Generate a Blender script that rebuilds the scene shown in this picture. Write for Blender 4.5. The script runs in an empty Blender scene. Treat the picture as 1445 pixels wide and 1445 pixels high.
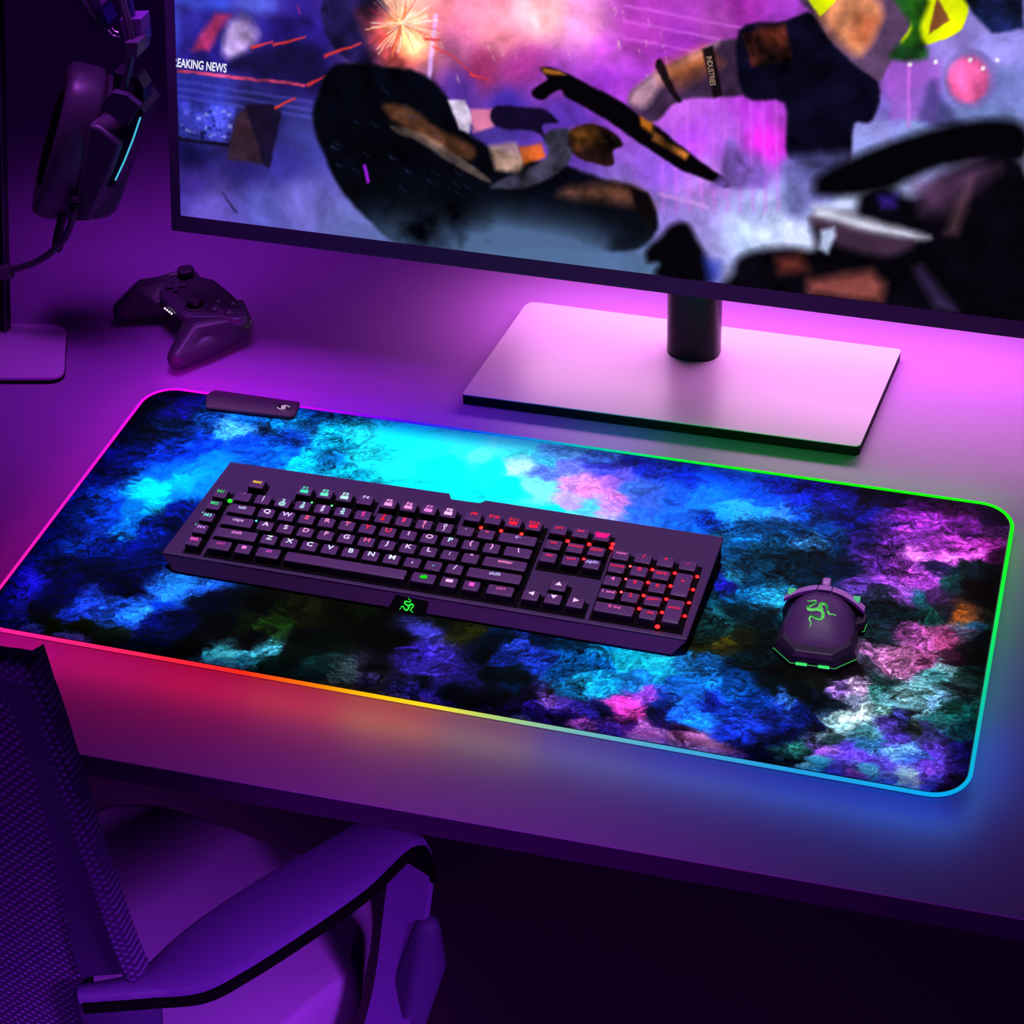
import bpy, bmesh, math, random
import numpy as np
from mathutils import Vector, Matrix
from mathutils.noise import noise as mnoise
random.seed(7)
S = bpy.context.scene
COL = S.collection

# ------------------------------------------------------------------ camera
RM = Matrix(((0.9578275583626318, -0.14489412244870858, 0.24813718326945247),
             (0.2847383100044668, 0.5946333436801002, -0.7518878117110451),
             (-0.03860652132112462, 0.7908330290672251, 0.6108131112537436)))
CAM = Vector((0.47591664, -1.41173343, 1.21492555))
FPX = 2894.466
cd = bpy.data.cameras.new('camera')
cam = bpy.data.objects.new('camera', cd)
COL.objects.link(cam)
cam.matrix_world = Matrix.Translation(CAM) @ RM.to_4x4()
cd.sensor_width = 36.0
cd.lens = FPX / 1445.0 * 36.0
cd.clip_start = 0.05
S.camera = cam

# ------------------------------------------------------------------ world
w = bpy.data.worlds.new('dim_room')
S.world = w
w.use_nodes = True
w.node_tree.nodes['Background'].inputs[0].default_value = (0.17, 0.018, 0.46, 1)
w.node_tree.nodes['Background'].inputs[1].default_value = 0.085
S.view_settings.view_transform = 'Standard'
S.view_settings.look = 'None'
S.view_settings.exposure = 0.0
S.view_settings.gamma = 1.0
S.view_settings.use_curve_mapping = False

# ------------------------------------------------------------------ lights
def area(name, loc, target, size, size_y, power, color, spread=180):
    ld = bpy.data.lights.new(name, 'AREA')
    ld.shape = 'RECTANGLE'
    ld.size = size
    ld.size_y = size_y
    ld.energy = power
    ld.color = color
    ld.spread = math.radians(spread)
    lo = bpy.data.objects.new(name, ld)
    COL.objects.link(lo)
    d = (Vector(target) - Vector(loc))
    q = d.to_track_quat('-Z', 'Y')
    lo.rotation_euler = q.to_euler()
    lo.location = loc
    return lo
# added overhead fill light, its narrow beam brightening only the mouse pad
area('pad_fill_light', (0.0, 0.0, 0.95), (0.0, 0.0001, 0.0), 0.865, 0.36, 1.2, (1.0, 0.93, 1.0), 3)
# bias light on the back of the monitor
area('monitor_bias_light', (0.20, 0.460, 0.135), (0.20, 0.420, 0.0), 0.64, 0.05, 1.65, (1.0, 0.54, 0.92), 150)
# purple fill lights, added to brighten the left desk, the floor and the chair
area('purple_fill_left', (-0.42, 0.36, 0.75), (-0.42, 0.34, 0.0), 0.34, 0.34, 0.95, (0.58, 0.10, 1.0), 62)
area('purple_fill_front', (-0.1, -2.6, 0.15), (-0.1, 0.0, -0.65), 1.2, 0.4, 5.2, (0.52, 0.10, 0.85), 70)
area('purple_fill_chair', (1.30, -1.30, 0.90), (-0.22, -0.40, -0.42), 0.3, 0.3, 2.1, (0.50, 0.13, 0.80), 20)

# print layouts: photo x, photo y, red, green, blue
PAD_POINTS = '''230 560 5 10 60;215 570 0 10 25;250 580 10 15 130;290 590 0 60 130;240 600 0 25 70;200 610 0 10 40;330 604 60 170 230;350 590 0 90 160;400 597 0 120 180;180 640 0 20 110;160 665 0 15 90;230 640 0 50 190;280 630 0 70 220;340 625 0 80 220;300 650 0 140 255;230 665 0 110 255;260 685 0 190 255;220 695 0 230 255;215 710 0 220 255;190 720 0 150 250;245 698 0 150 255;290 688 0 140 255;260 720 0 20 110;240 740 0 10 70;210 748 0 30 150;175 745 0 120 230;150 720 0 70 220;120 730 0 40 150;100 750 0 20 110;60 780 0 20 130;110 762 0 60 200;140 768 0 30 150;80 800 0 5 60;140 800 0 5 50;200 790 0 10 80;200 765 0 15 110;40 820 20 15 200;20 825 15 10 190;80 835 0 0 60;60 860 0 0 20;130 855 20 60 200;150 855 20 80 220;110 862 10 40 160;170 830 0 0 50;10 860 10 10 120;20 880 10 15 90;80 878 10 20 0;120 880 8 16 0;40 893 40 60 150;100 900 60 80 160;165 890 10 25 15;180 872 20 90 230;192 865 30 120 240;240 840 30 120 240;265 822 30 140 250;285 825 20 80 180;230 852 0 50 170;300 850 0 5 30;210 880 0 10 90;250 880 0 5 50;220 900 0 10 60;300 880 0 3 10;350 900 0 0 5;260 910 0 2 5;370 860 0 3 5;350 880 10 30 8;372 885 20 50 10;400 870 15 40 5;430 865 20 25 5;480 870 5 5 0;300 935 50 220 240;315 928 90 230 240;330 935 50 200 230;345 930 60 190 210;370 922 70 180 200;350 945 20 120 120;380 945 0 40 30;420 930 0 15 10;450 950 10 50 50;480 960 60 90 90;440 900 0 5 3;490 975 60 80 80;
420 592 0 140 190;440 602 0 80 130;410 620 0 60 150;400 640 0 110 230;430 650 0 200 230;470 650 0 110 160;460 607 0 180 200;480 622 0 150 170;500 610 20 210 210;520 640 20 230 225;560 620 10 250 240;480 670 0 170 190;600 640 20 255 245;620 660 0 255 245;660 630 40 255 245;560 660 20 250 235;640 690 0 255 240;700 660 10 255 250;680 640 80 255 240;720 690 0 250 250;740 635 60 240 240;740 660 160 245 250;780 650 60 200 240;760 690 110 230 255;790 642 80 160 230;770 670 90 130 235;800 660 100 120 230;810 680 200 150 240;830 690 235 150 235;800 705 180 170 250;850 660 60 70 220;860 680 160 110 230;880 670 90 90 230;870 700 200 130 230;850 715 180 140 240;890 650 30 50 200;900 690 60 120 230;920 700 60 110 235;920 660 20 50 200;940 658 20 60 200;950 700 20 100 240;900 720 40 110 240;960 730 20 110 240;830 718 80 200 250;850 645 60 120 220;500 690 0 200 220;560 700 0 250 240;780 725 0 230 250;
970 668 0 50 220;1000 674 0 80 240;1000 700 10 110 240;1030 690 0 90 240;1020 722 20 150 250;1045 718 40 170 255;1070 718 30 160 255;1000 737 0 60 190;990 750 0 90 200;1080 700 0 80 230;1100 690 10 50 220;1150 688 20 20 190;1120 684 0 40 180;1170 700 30 40 240;1140 705 10 40 200;1190 705 20 40 200;1110 730 40 120 230;1140 725 0 60 170;1200 695 20 15 130;1100 745 0 60 110;1060 742 0 60 110;1050 757 0 100 170;1020 762 0 70 110;1130 752 0 60 120;1140 767 50 140 210;1160 740 0 40 100;1180 760 0 50 110;1200 740 5 15 90;1230 720 10 15 110;1220 700 5 5 40;1260 705 15 5 50;1300 710 60 10 90;1350 722 60 10 70;1400 732 20 5 35;1290 730 110 30 150;1320 740 160 50 200;1360 740 120 30 150;1400 750 80 30 100;1250 740 70 30 140;1220 760 50 30 140;1260 765 130 50 190;1300 755 180 70 230;1330 765 200 70 230;1290 780 225 120 245;1350 770 210 70 220;1400 765 180 50 180;1380 785 230 90 230;1340 785 220 100 230;1410 792 60 10 60;1270 795 150 60 190;1240 790 90 40 150;1220 820 70 40 120;1250 815 130 60 180;1290 810 170 70 200;1310 820 150 60 180;1320 800 30 20 60;1350 800 5 25 30;1380 802 5 20 25;1400 812 0 10 10;1340 820 15 60 60;1380 830 0 0 0;1400 850 5 5 5;1270 840 110 60 150;1240 840 40 50 80;1230 860 10 40 60;1300 845 20 80 90;1320 840 60 30 80;1310 870 10 70 60;1270 870 10 40 50;1340 860 20 20 30;1360 865 110 60 20;1375 870 100 60 30;1380 882 40 100 130;1390 870 30 30 20;1395 900 0 30 30;1290 890 120 60 120;1300 900 180 90 170;1260 930 210 130 190;1280 925 200 120 180;1320 890 130 60 110;1340 900 120 50 90;1370 890 70 70 90;1310 930 120 60 100;1350 930 50 20 40;1230 925 140 90 140;1220 932 60 60 80;1240 890 20 50 60;
1040 780 0 70 120;1080 780 0 60 90;1030 800 10 90 130;1070 810 0 60 90;1120 790 0 40 60;1150 790 0 30 50;1180 800 0 20 50;1160 820 0 30 50;1030 815 20 110 140;1010 812 10 40 150;1020 822 20 20 150;1050 835 0 90 140;1080 840 20 130 180;1095 848 30 150 190;1060 820 0 50 80;1000 840 0 60 80;1040 860 0 30 40;1020 870 20 110 120;1080 870 0 30 40;1000 890 10 60 60;990 910 40 50 10;1020 905 60 60 10;1050 900 20 30 10;1070 900 0 20 20;1060 930 0 30 40;
500 870 5 15 0;520 880 0 0 0;560 900 0 0 0;620 870 10 20 10;605 885 50 50 150;640 890 25 30 10;660 885 30 35 5;590 925 60 40 190;610 940 70 50 210;640 945 50 30 150;660 950 30 20 110;530 950 10 8 15;520 962 60 50 110;540 965 50 45 60;515 975 50 55 55;560 975 60 60 170;580 972 70 60 220;600 985 80 60 230;610 995 60 50 220;630 1000 30 20 140;560 960 30 25 70;600 960 5 5 20;650 975 0 5 20;700 900 0 20 50;720 915 40 80 230;710 927 15 40 140;740 918 30 60 200;760 930 20 50 160;700 950 0 5 15;720 952 0 10 20;680 920 0 10 30;760 905 0 20 60;800 910 0 50 90;800 930 0 90 170;850 920 0 150 210;880 925 10 190 220;900 935 20 200 230;930 930 30 200 230;850 940 0 100 180;800 950 0 80 150;830 965 20 170 220;810 975 10 120 180;860 960 10 160 220;900 955 20 130 220;940 950 20 190 240;720 975 0 20 50;700 985 5 5 20;670 990 5 5 20;740 985 10 5 40;690 1000 40 20 90;720 1000 20 10 80;750 1000 40 20 150;780 992 150 100 240;800 995 110 70 230;760 1010 50 30 180;730 1015 100 100 200;820 1000 50 40 180;800 1015 30 10 100;810 1025 200 100 220;770 1017 50 20 140;850 1000 10 10 60;880 990 200 60 180;890 1005 200 60 170;870 1012 130 40 140;880 1022 60 20 110;900 1028 190 110 230;850 1030 90 50 200;910 980 130 60 190;930 1000 10 10 60;940 1020 40 20 100;950 1042 240 170 250;930 1037 190 120 240;900 1042 220 130 230;960 990 20 100 220;
930 940 10 190 230;960 930 20 120 190;1000 930 10 90 160;1000 960 10 130 230;950 960 10 110 220;970 975 20 120 230;1030 950 0 40 90;1040 970 0 60 130;1060 990 0 50 140;930 990 10 40 130;960 1000 20 90 220;990 1010 20 120 240;1030 1000 10 60 180;1000 990 10 30 150;1060 1020 20 60 200;1100 1000 20 60 200;1105 996 60 140 240;1080 1010 10 30 120;1130 1010 5 30 130;1150 1020 10 20 90;1100 1040 5 20 120;1050 1040 20 50 200;1030 1030 20 60 220;960 1028 40 20 70;980 1045 240 150 235;960 1042 220 110 210;1000 1050 250 170 245;1020 1062 245 150 245;1040 1072 150 90 200;1070 1060 5 10 60;1080 1077 5 15 30;1100 1065 30 90 100;1120 1060 40 130 120;1110 1077 10 30 40;1090 950 0 5 10;1120 950 5 10 5;1150 940 15 20 5;1080 962 0 15 20;1130 980 0 10 15;1150 962 15 20 15;1180 950 5 5 5;1200 945 10 5 10;1160 990 5 15 40;1175 995 30 60 90;1190 975 160 120 220;1210 975 225 190 240;1200 990 170 190 230;1200 1010 190 240 235;1215 1005 200 245 240;1190 1020 130 180 180;1165 1030 90 120 130;1180 1040 30 60 60;1170 1050 10 30 40;1240 980 60 140 130;1240 965 30 60 60;1260 990 110 190 200;1280 985 150 220 220;1300 980 110 180 180;1290 1000 140 220 230;1320 990 120 180 220;1350 970 30 50 50;1330 950 60 130 130;1340 945 120 180 180;1370 950 20 60 50;1370 920 15 15 15;1250 1005 120 180 170;1230 1030 90 180 190;1250 1020 80 60 160;1270 1015 70 80 190;1290 1030 40 60 50;1310 1040 50 50 110;1260 1040 80 60 180;1330 1020 30 90 90;1350 1010 20 120 110;1370 1022 10 60 60;1340 1000 10 50 40;1160 1060 150 90 230;1170 1055 170 110 240;1200 1060 90 60 210;1190 1075 100 80 230;1220 1070 100 70 220;1230 1050 40 100 140;1160 1080 60 180 220;1125 1087 130 230 240;1140 1090 90 210 230;1180 1090 90 90 230;1200 1100 170 90 210;1220 1085 80 170 220;1250 1075 90 80 220;1270 1060 90 150 210;1290 1070 50 90 170;1310 1060 90 60 200;1300 1080 100 60 200;1270 1095 150 200 240;1280 1107 170 180 240;1310 1100 70 70 210;1340 1080 50 30 130;1350 1060 30 25 120;1340 1100 40 20 80;1370 1060 20 10 60;1340 1112 30 20 70;1360 1040 10 60 70;1250 1100 100 120 230'''
SCREEN_POINTS = '''260 20 70 80 220;300 15 60 80 230;360 5 90 100 230;290 60 30 30 140;340 45 90 50 150;400 50 40 20 120;430 30 50 30 140;420 90 30 20 90;270 150 40 40 150;300 160 50 60 190;280 190 40 40 130;340 190 40 25 60;380 180 25 25 80;270 215 15 10 60;270 250 60 40 140;300 290 100 80 190;350 240 40 30 110;400 230 50 45 140;380 300 90 90 190;430 290 110 100 200;490 325 110 110 200;430 200 60 60 150;600 50 230 130 120;560 20 255 200 170;640 60 200 100 160;700 40 230 130 160;760 20 250 190 200;820 30 240 150 220;740 90 160 50 140;680 90 170 50 110;650 120 90 50 170;720 150 60 40 160;780 120 150 60 180;850 60 200 80 220;900 30 190 60 200;950 60 170 50 200;1000 40 180 70 190;1040 20 150 40 160;900 120 170 60 210;850 110 150 50 200;960 150 200 100 240;980 200 180 70 240;1060 160 200 60 240;1080 200 240 40 240;1030 190 170 90 220;940 230 150 90 230;1000 260 190 130 240;1060 240 130 90 200;1000 310 170 150 240;1070 290 180 190 255;1060 330 190 210 255;1100 330 200 215 255;1130 350 210 220 255;900 300 100 110 170;950 300 150 120 220;850 345 70 90 140;800 345 60 80 120;700 325 20 30 50;720 355 50 70 100;640 335 30 40 80;860 385 80 110 150;910 385 90 120 160;1250 110 170 100 230;1280 90 140 90 210;1250 160 130 110 220;1300 150 120 110 210;1420 120 120 130 210;1420 60 150 140 230;1340 60 150 130 220;1240 190 160 160 240;1300 190 150 170 240;1220 210 150 160 240;1180 250 110 120 190;1150 230 80 90 160;1140 270 150 170 230;1200 290 200 210 250;1230 260 190 210 250;1420 235 210 220 255;1400 180 120 140 210;800 180 90 50 180;700 200 70 50 150;1100 60 170 60 210;600 150 90 40 130;640 240 60 50 150'''

# ------------------------------------------------------------------ helpers
def ray(px, py):
    return RM @ Vector(((px - 722.5) / FPX, -(py - 722.5) / FPX, -1.0))
def at(px, py, z=0.0):
    d = ray(px, py)
    return CAM + d * ((z - CAM.z) / d.z)
def aty(px, py, y):
    d = ray(px, py)
    return CAM + d * ((y - CAM.y) / d.y)
def srgb(r, g, b):
    f = lambda c: (c / 255 / 12.92) if c <= 10 else ((c / 255 + 0.055) / 1.055) ** 2.4
    return (f(r), f(g), f(b), 1)

def mat(name, col, rough=0.5, metal=0.0, emit=None, es=1.0, bump=None, spec=0.5, coat=0.0, var=0.0):
    m = bpy.data.materials.new(name)
    m.use_nodes = True
    nt = m.node_tree
    b = nt.nodes['Principled BSDF']
    b.inputs['Base Color'].default_value = (*col[:3], 1)
    b.inputs['Roughness'].default_value = rough
    b.inputs['Metallic'].default_value = metal
    b.inputs['Specular IOR Level'].default_value = spec
    b.inputs['Coat Weight'].default_value = coat
    if emit:
        b.inputs['Emission Color'].default_value = (*emit[:3], 1)
        b.inputs['Emission Strength'].default_value = es
    tc = None
    if bump or var:
        tc = nt.nodes.new('ShaderNodeTexCoord')
    if bump:
        n = nt.nodes.new('ShaderNodeTexNoise')
        n.inputs['Scale'].default_value = bump[0]
        n.inputs['Detail'].default_value = 4
        bp = nt.nodes.new('ShaderNodeBump')
        bp.inputs['Strength'].default_value = bump[1]
        bp.inputs['Distance'].default_value = bump[2]
        nt.links.new(tc.outputs['Object'], n.inputs['Vector'])
        nt.links.new(n.outputs['Fac'], bp.inputs['Height'])
        nt.links.new(bp.outputs['Normal'], b.inputs['Normal'])
    if var:
        n = nt.nodes.new('ShaderNodeTexNoise')
        n.inputs['Scale'].default_value = 9
        mp = nt.nodes.new('ShaderNodeMapRange')
        mp.inputs['To Min'].default_value = rough - var
        mp.inputs['To Max'].default_value = rough + var
        nt.links.new(tc.outputs['Object'], n.inputs['Vector'])
        nt.links.new(n.outputs['Fac'], mp.inputs['Value'])
        nt.links.new(mp.outputs['Result'], b.inputs['Roughness'])
    return m

def tag(o, label=None, cat=None, group=None, kind=None):
    if label: o['label'] = label
    if cat: o['category'] = cat
    if group: o['group'] = group
    if kind: o['kind'] = kind
    return o

def empty(name, loc, label, cat):
    o = bpy.data.objects.new(name, None)
    o.empty_display_size = 0.02
    COL.objects.link(o)
    o.location = loc
    return tag(o, label, cat)

def origin_of(p):
    v = Vector((0, 0, 0))
    while p is not None:
        v += p.location
        p = p.parent
    return v

def obj(name, bm, m, parent=None, loc=None, smooth=True, bevel=0.0, angle=40, sub=0):
    """bm holds world coordinates; the object's origin goes to loc (default: parent origin)."""
    base = origin_of(parent)
    o_loc = Vector(loc) if loc is not None else (base if parent else Vector((0, 0, 0)))
    bmesh.ops.translate(bm, verts=bm.verts, vec=-o_loc)
    bmesh.ops.recalc_face_normals(bm, faces=bm.faces)
    me = bpy.data.meshes.new(name)
    bm.to_mesh(me)
    bm.free()
    if m: me.materials.append(m)
    if smooth:
        me.polygons.foreach_set('use_smooth', [True] * len(me.polygons))
        try: me.set_sharp_from_angle(angle=math.radians(angle))
        except Exception: pass
    o = bpy.data.objects.new(name, me)
    COL.objects.link(o)
    o.parent = parent
    o.location = o_loc - base
    if bevel:
        bv = o.modifiers.new('bevel', 'BEVEL')
        bv.width = bevel
        bv.segments = 3
        bv.limit_method = 'ANGLE'
        bv.angle_limit = math.radians(35)
        bv.harden_normals = False
    if sub:
        sb = o.modifiers.new('sub', 'SUBSURF')
        sb.levels = sb.render_levels = sub
    return o

def prism(bm, pts, vec):
    """pts: list of Vector (planar loop) extruded along vec."""
    a = [bm.verts.new(p) for p in pts]
    b = [bm.verts.new(Vector(p) + Vector(vec)) for p in pts]
    bm.faces.new(a)
    bm.faces.new(b[::-1])
    n = len(pts)
    for i in range(n):
        bm.faces.new((a[i], a[(i + 1) % n], b[(i + 1) % n], b[i]))
    return bm

def box(bm, lo, hi, M=None):
    x0, y0, z0 = lo
    x1, y1, z1 = hi
    P = [Vector(p) for p in ((x0, y0, z0), (x1, y0, z0), (x1, y1, z0), (x0, y1, z0))]
    Q = [Vector((p.x, p.y, z1)) for p in P]
    vs = [bm.verts.new(M @ p if M else p) for p in P + Q]
    for f in ((0, 3, 2, 1), (4, 5, 6, 7), (0, 1, 5, 4), (1, 2, 6, 5), (2, 3, 7, 6), (3, 0, 4, 7)):
        bm.faces.new([vs[i] for i in f])
    return bm

def loft(bm, rings, cap=True, closed=True):
    R = [[bm.verts.new(p) for p in r] for r in rings]
    n = len(R[0])
    for i in range(len(R) - 1):
        for j in range(n if closed else n - 1):
            bm.faces.new((R[i][j], R[i][(j + 1) % n], R[i + 1][(j + 1) % n], R[i + 1][j]))
    if cap:
        bm.faces.new(R[0][::-1])
        bm.faces.new(R[-1])
    return bm

def catmull(P, k=8, closed=False):
    P = [Vector(p) for p in P]
    n = len(P)
    out = []
    rng = range(n) if closed else range(n - 1)
    for i in rng:
        if closed:
            a, b, c, d = P[(i - 1) % n], P[i], P[(i + 1) % n], P[(i + 2) % n]
        else:
            a, b, c, d = P[max(i - 1, 0)], P[i], P[i + 1], P[min(i + 2, n - 1)]
        for j in range(k):
            t = j / k
            out.append(0.5 * ((2 * b) + (c - a) * t + (2 * a - 5 * b + 4 * c - d) * t * t + (3 * b - a - 3 * c + d) * t ** 3))
    if not closed: out.append(P[-1])
    return out

def tube(bm, pts, r, seg=10, closed=False, taper=None, cap=True):
    pts = [Vector(p) for p in pts]
    n = len(pts)
    rings = []
    ref = None
    for i, p in enumerate(pts):
        a = pts[(i - 1) % n] if closed or i > 0 else p
        b = pts[(i + 1) % n] if closed or i < n - 1 else p
        t = (b - a).normalized()
        if ref is None:
            ref = Vector((0, 0, 1)) if abs(t.z) < 0.9 else Vector((1, 0, 0))
        u = (ref - t * ref.dot(t)).normalized()
        ref = u
        v = t.cross(u)
        rr = taper[i] if taper else r
        rings.append([p + (u * math.cos(2 * math.pi * k / seg) + v * math.sin(2 * math.pi * k / seg)) * rr for k in range(seg)])
    if closed:
        rings.append(rings[0])
        R = [[bm.verts.new(q) for q in rr] for rr in rings[:-1]]
        R.append(R[0])
        for i in range(len(R) - 1):
            for j in range(seg):
                bm.faces.new((R[i][j], R[i][(j + 1) % seg], R[i + 1][(j + 1) % seg], R[i + 1][j]))
        return bm
    return loft(bm, rings, cap=cap)

def cyl(bm, c, axis, r0, r1, h, seg=32, bev=0.0):
    axis = Vector(axis).normalized()
    u = axis.orthogonal().normalized()
    v = axis.cross(u)
    prof = [(r0, 0)]
    if bev:
        prof = [(r0 - bev, 0), (r0, bev), (r1, h - bev), (r1 - bev * 0.3, h - bev * 0.3), (r1 - bev, h)]
    else:
        prof = [(r0, 0), (r1, h)]
    rings = [[Vector(c) + axis * z + (u * math.cos(2 * math.pi * k / seg) + v * math.sin(2 * math.pi * k / seg)) * r for k in range(seg)] for r, z in prof]
    return loft(bm, rings)

def sphere(bm, c, r, scale=(1, 1, 1), seg=24, M=None):
    mm = Matrix.Translation(Vector(c)) @ (M.to_4x4() if M else Matrix.Identity(4)) @ Matrix.Diagonal((*scale, 1))
    bmesh.ops.create_uvsphere(bm, u_segments=seg, v_segments=seg // 2, radius=r, matrix=mm)
    return bm

def hull(bm, balls):
    """convex hull of spheres [(centre, radius)]"""
    t = bmesh.new()
    for c_, r in balls:
        bmesh.ops.create_icosphere(t, subdivisions=2, radius=r, matrix=Matrix.Translation(Vector(c_)))
    res = bmesh.ops.convex_hull(t, input=t.verts)
    dele = [g for g in res['geom_interior'] if isinstance(g, bmesh.types.BMVert)]
    bmesh.ops.delete(t, geom=dele, context='VERTS')
    me = bpy.data.meshes.new('tmp')
    t.to_mesh(me)
    t.free()
    bm.from_mesh(me)
    bpy.data.meshes.remove(me)
    return bm

def rrect(x0, y0, x1, y1, r, k=8):
    out = []
    for cx, cy, a0 in ((x1 - r, y1 - r, 0), (x0 + r, y1 - r, 90), (x0 + r, y0 + r, 180), (x1 - r, y0 + r, 270)):
        for i in range(k + 1):
            a = math.radians(a0 + 90 * i / k)
            out.append((cx + r * math.cos(a), cy + r * math.sin(a)))
    return out

_txt = {}
def text_mesh(s, size, xs=1.0, depth=0.0, shear=0.0):
    key = (s, size, xs, depth, shear)
    if key in _txt: return _txt[key]
    cu = bpy.data.curves.new('t', 'FONT')
    cu.body = s
    cu.size = size
    cu.align_x = 'CENTER'
    cu.align_y = 'CENTER'
    cu.extrude = depth
    cu.offset = size * 0.022
    cu.shear = shear
    cu.resolution_u = 3
    cu.space_line = 0.8
    to = bpy.data.objects.new('t', cu)
    COL.objects.link(to)
    dg = bpy.context.evaluated_depsgraph_get()
    me = bpy.data.meshes.new_from_object(to.evaluated_get(dg))
    bpy.data.objects.remove(to)
    bpy.data.curves.remove(cu)
    me.transform(Matrix.Diagonal((xs, 1, 1, 1)))
    me.materials.clear()
    me.name = 'lettering'
    _txt[key] = me
    return me

# ------------------------------------------------------------------ painted prints (numpy, procedural)
RNG = np.random.RandomState(11)
def vnoise(X, Y, scale, seed):
    """smooth value noise on arbitrary coordinates"""
    g = np.random.RandomState(seed).rand(97, 97).astype(np.float32)
    x = X * scale + 500.0
    y = Y * scale + 500.0
    xi = np.floor(x).astype(int)
    yi = np.floor(y).astype(int)
    fx = x - xi
    fy = y - yi
    fx = fx * fx * (3 - 2 * fx)
    fy = fy * fy * (3 - 2 * fy)
    a = g[yi % 97, xi % 97]
    b = g[yi % 97, (xi + 1) % 97]
    c_ = g[(yi + 1) % 97, xi % 97]
    d = g[(yi + 1) % 97, (xi + 1) % 97]
    return (a * (1 - fx) + b * fx) * (1 - fy) + (c_ * (1 - fx) + d * fx) * fy
def fbm(X, Y, scale, seed, octs=5, gain=0.5):
    s = 0.0
    amp = 1.0
    tot = 0.0
    for i in range(octs):
        s = s + amp * (vnoise(X, Y, scale, seed + i) * 2 - 1)
        tot += amp
        amp *= gain
        scale *= 2.03
    return s / tot
def parse(s, conv):
    P = []
    C_ = []
    for t in s.split(';'):
        x, y, r, g, b = [int(v) for v in t.split()]
        P.append(conv(x, y))
        C_.append([r / 255, g / 255, b / 255])
    return np.array(P, np.float32), np.array(C_, np.float32)
def shepard(P, C_, X, Y, r, power=2):
    X = X.astype(np.float32)
    Y = Y.astype(np.float32)
    num = [np.zeros(X.shape, np.float32) for k in range(3)]
    den = np.zeros(X.shape, np.float32)
    for (px, py), c_ in zip(P, C_):
        d2 = ((X - px) ** 2 + (Y - py) ** 2 + r * r) * 1000
        wt = 1.0 / (d2 * d2)
        if power == 3: wt = wt / d2
        den += wt
        for k in range(3): num[k] += wt * c_[k]
    return np.stack([n / den for n in num], 2)
def to_lin(c_):
    c_ = np.clip(c_, 0, 1)
    return np.where(c_ <= 0.04045, c_ / 12.92, ((c_ + 0.055) / 1.055) ** 2.4)
def grid_mesh(name, X, Y, conv, rgb, keep=None):
    """grid surface with a colour attribute 'print'"""
    h, w_ = X.shape
    co = conv(X.ravel(), Y.ravel()).astype(np.float32)
    i = np.arange((h - 1) * (w_ - 1))
    r_ = i // (w_ - 1)
    c_ = i % (w_ - 1)
    a = r_ * w_ + c_
    q = np.stack([a, a + 1, a + 1 + w_, a + w_], 1)
    if keep is not None:
        k = keep.ravel()
        q = q[k[q].all(1)]
        used = np.zeros(h * w_, bool)
        used[q.ravel()] = True
        remap = np.cumsum(used) - 1
        co = co[used]
        rgb = rgb.reshape(-1, 3)[used]
        q = remap[q]
    else:
        rgb = rgb.reshape(-1, 3)
    me = bpy.data.meshes.new(name)
    me.vertices.add(len(co))
    me.vertices.foreach_set('co', co.ravel())
    me.loops.add(q.size)
    me.loops.foreach_set('vertex_index', q.ravel().astype(np.int32))
    me.polygons.add(len(q))
    me.polygons.foreach_set('loop_start', np.arange(0, q.size, 4, dtype=np.int32))
    me.polygons.foreach_set('loop_total', np.full(len(q), 4, np.int32))
    me.update(calc_edges=True)
    at_ = me.color_attributes.new('print', 'FLOAT_COLOR', 'POINT')
    rgba = np.concatenate([rgb, np.ones((len(rgb), 1))], 1).astype(np.float32)
    at_.data.foreach_set('color', rgba.ravel())
    return me
def sdf_poly(X, Y, pts):
    """signed distance (negative inside) to polygon"""
    pts = np.array(pts, np.float32)
    d = np.full(X.shape, 1e9, np.float32)
    ins = np.zeros(X.shape, bool)
    n = len(pts)
    for i in range(n):
        ax, ay = pts[i]
        bx, by = pts[(i + 1) % n]
        ex_, ey_ = bx - ax, by - ay
        t = np.clip(((X - ax) * ex_ + (Y - ay) * ey_) / (ex_ ** 2 + ey_ ** 2 + 1e-12), 0, 1)
        d = np.minimum(d, (X - ax - t * ex_) ** 2 + (Y - ay - t * ey_) ** 2)
        cond = ((ay > Y) != (by > Y)) & (X < (bx - ax) * (Y - ay) / (by - ay + 1e-12) + ax)
        ins ^= cond
    d = np.sqrt(d)
    return np.where(ins, -d, d)

# ------------------------------------------------------------------ materials
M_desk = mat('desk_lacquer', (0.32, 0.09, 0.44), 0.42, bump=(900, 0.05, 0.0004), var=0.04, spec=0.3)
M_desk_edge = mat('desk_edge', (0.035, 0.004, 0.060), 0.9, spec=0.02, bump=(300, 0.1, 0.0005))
M_floor = mat('floor_carpet', (0.06, 0.012, 0.08), 0.95, spec=0.05, bump=(500, 0.3, 0.001))
M_wall = mat('wall_paint', (0.22, 0.06, 0.30), 0.9, spec=0.1, bump=(200, 0.1, 0.001))
M_black = mat('black_plastic', (0.012, 0.010, 0.016), 0.35, bump=(1500, 0.08, 0.0002))
M_gloss = mat('gloss_black', (0.005, 0.002, 0.009), 0.30, spec=0.25)
M_kb = mat('keyboard_shell', (0.032, 0.0085, 0.062), 0.42, bump=(2500, 0.15, 0.0002), var=0.03, spec=0.18)
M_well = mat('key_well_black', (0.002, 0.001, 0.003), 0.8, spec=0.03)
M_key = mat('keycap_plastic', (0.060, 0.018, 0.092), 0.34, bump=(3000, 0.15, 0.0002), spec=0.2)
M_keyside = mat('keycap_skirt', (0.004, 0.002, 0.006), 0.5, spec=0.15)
M_bezel = mat('monitor_bezel', (0.045, 0.024, 0.072), 0.5, bump=(1500, 0.05, 0.0002), spec=0.3)
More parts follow.
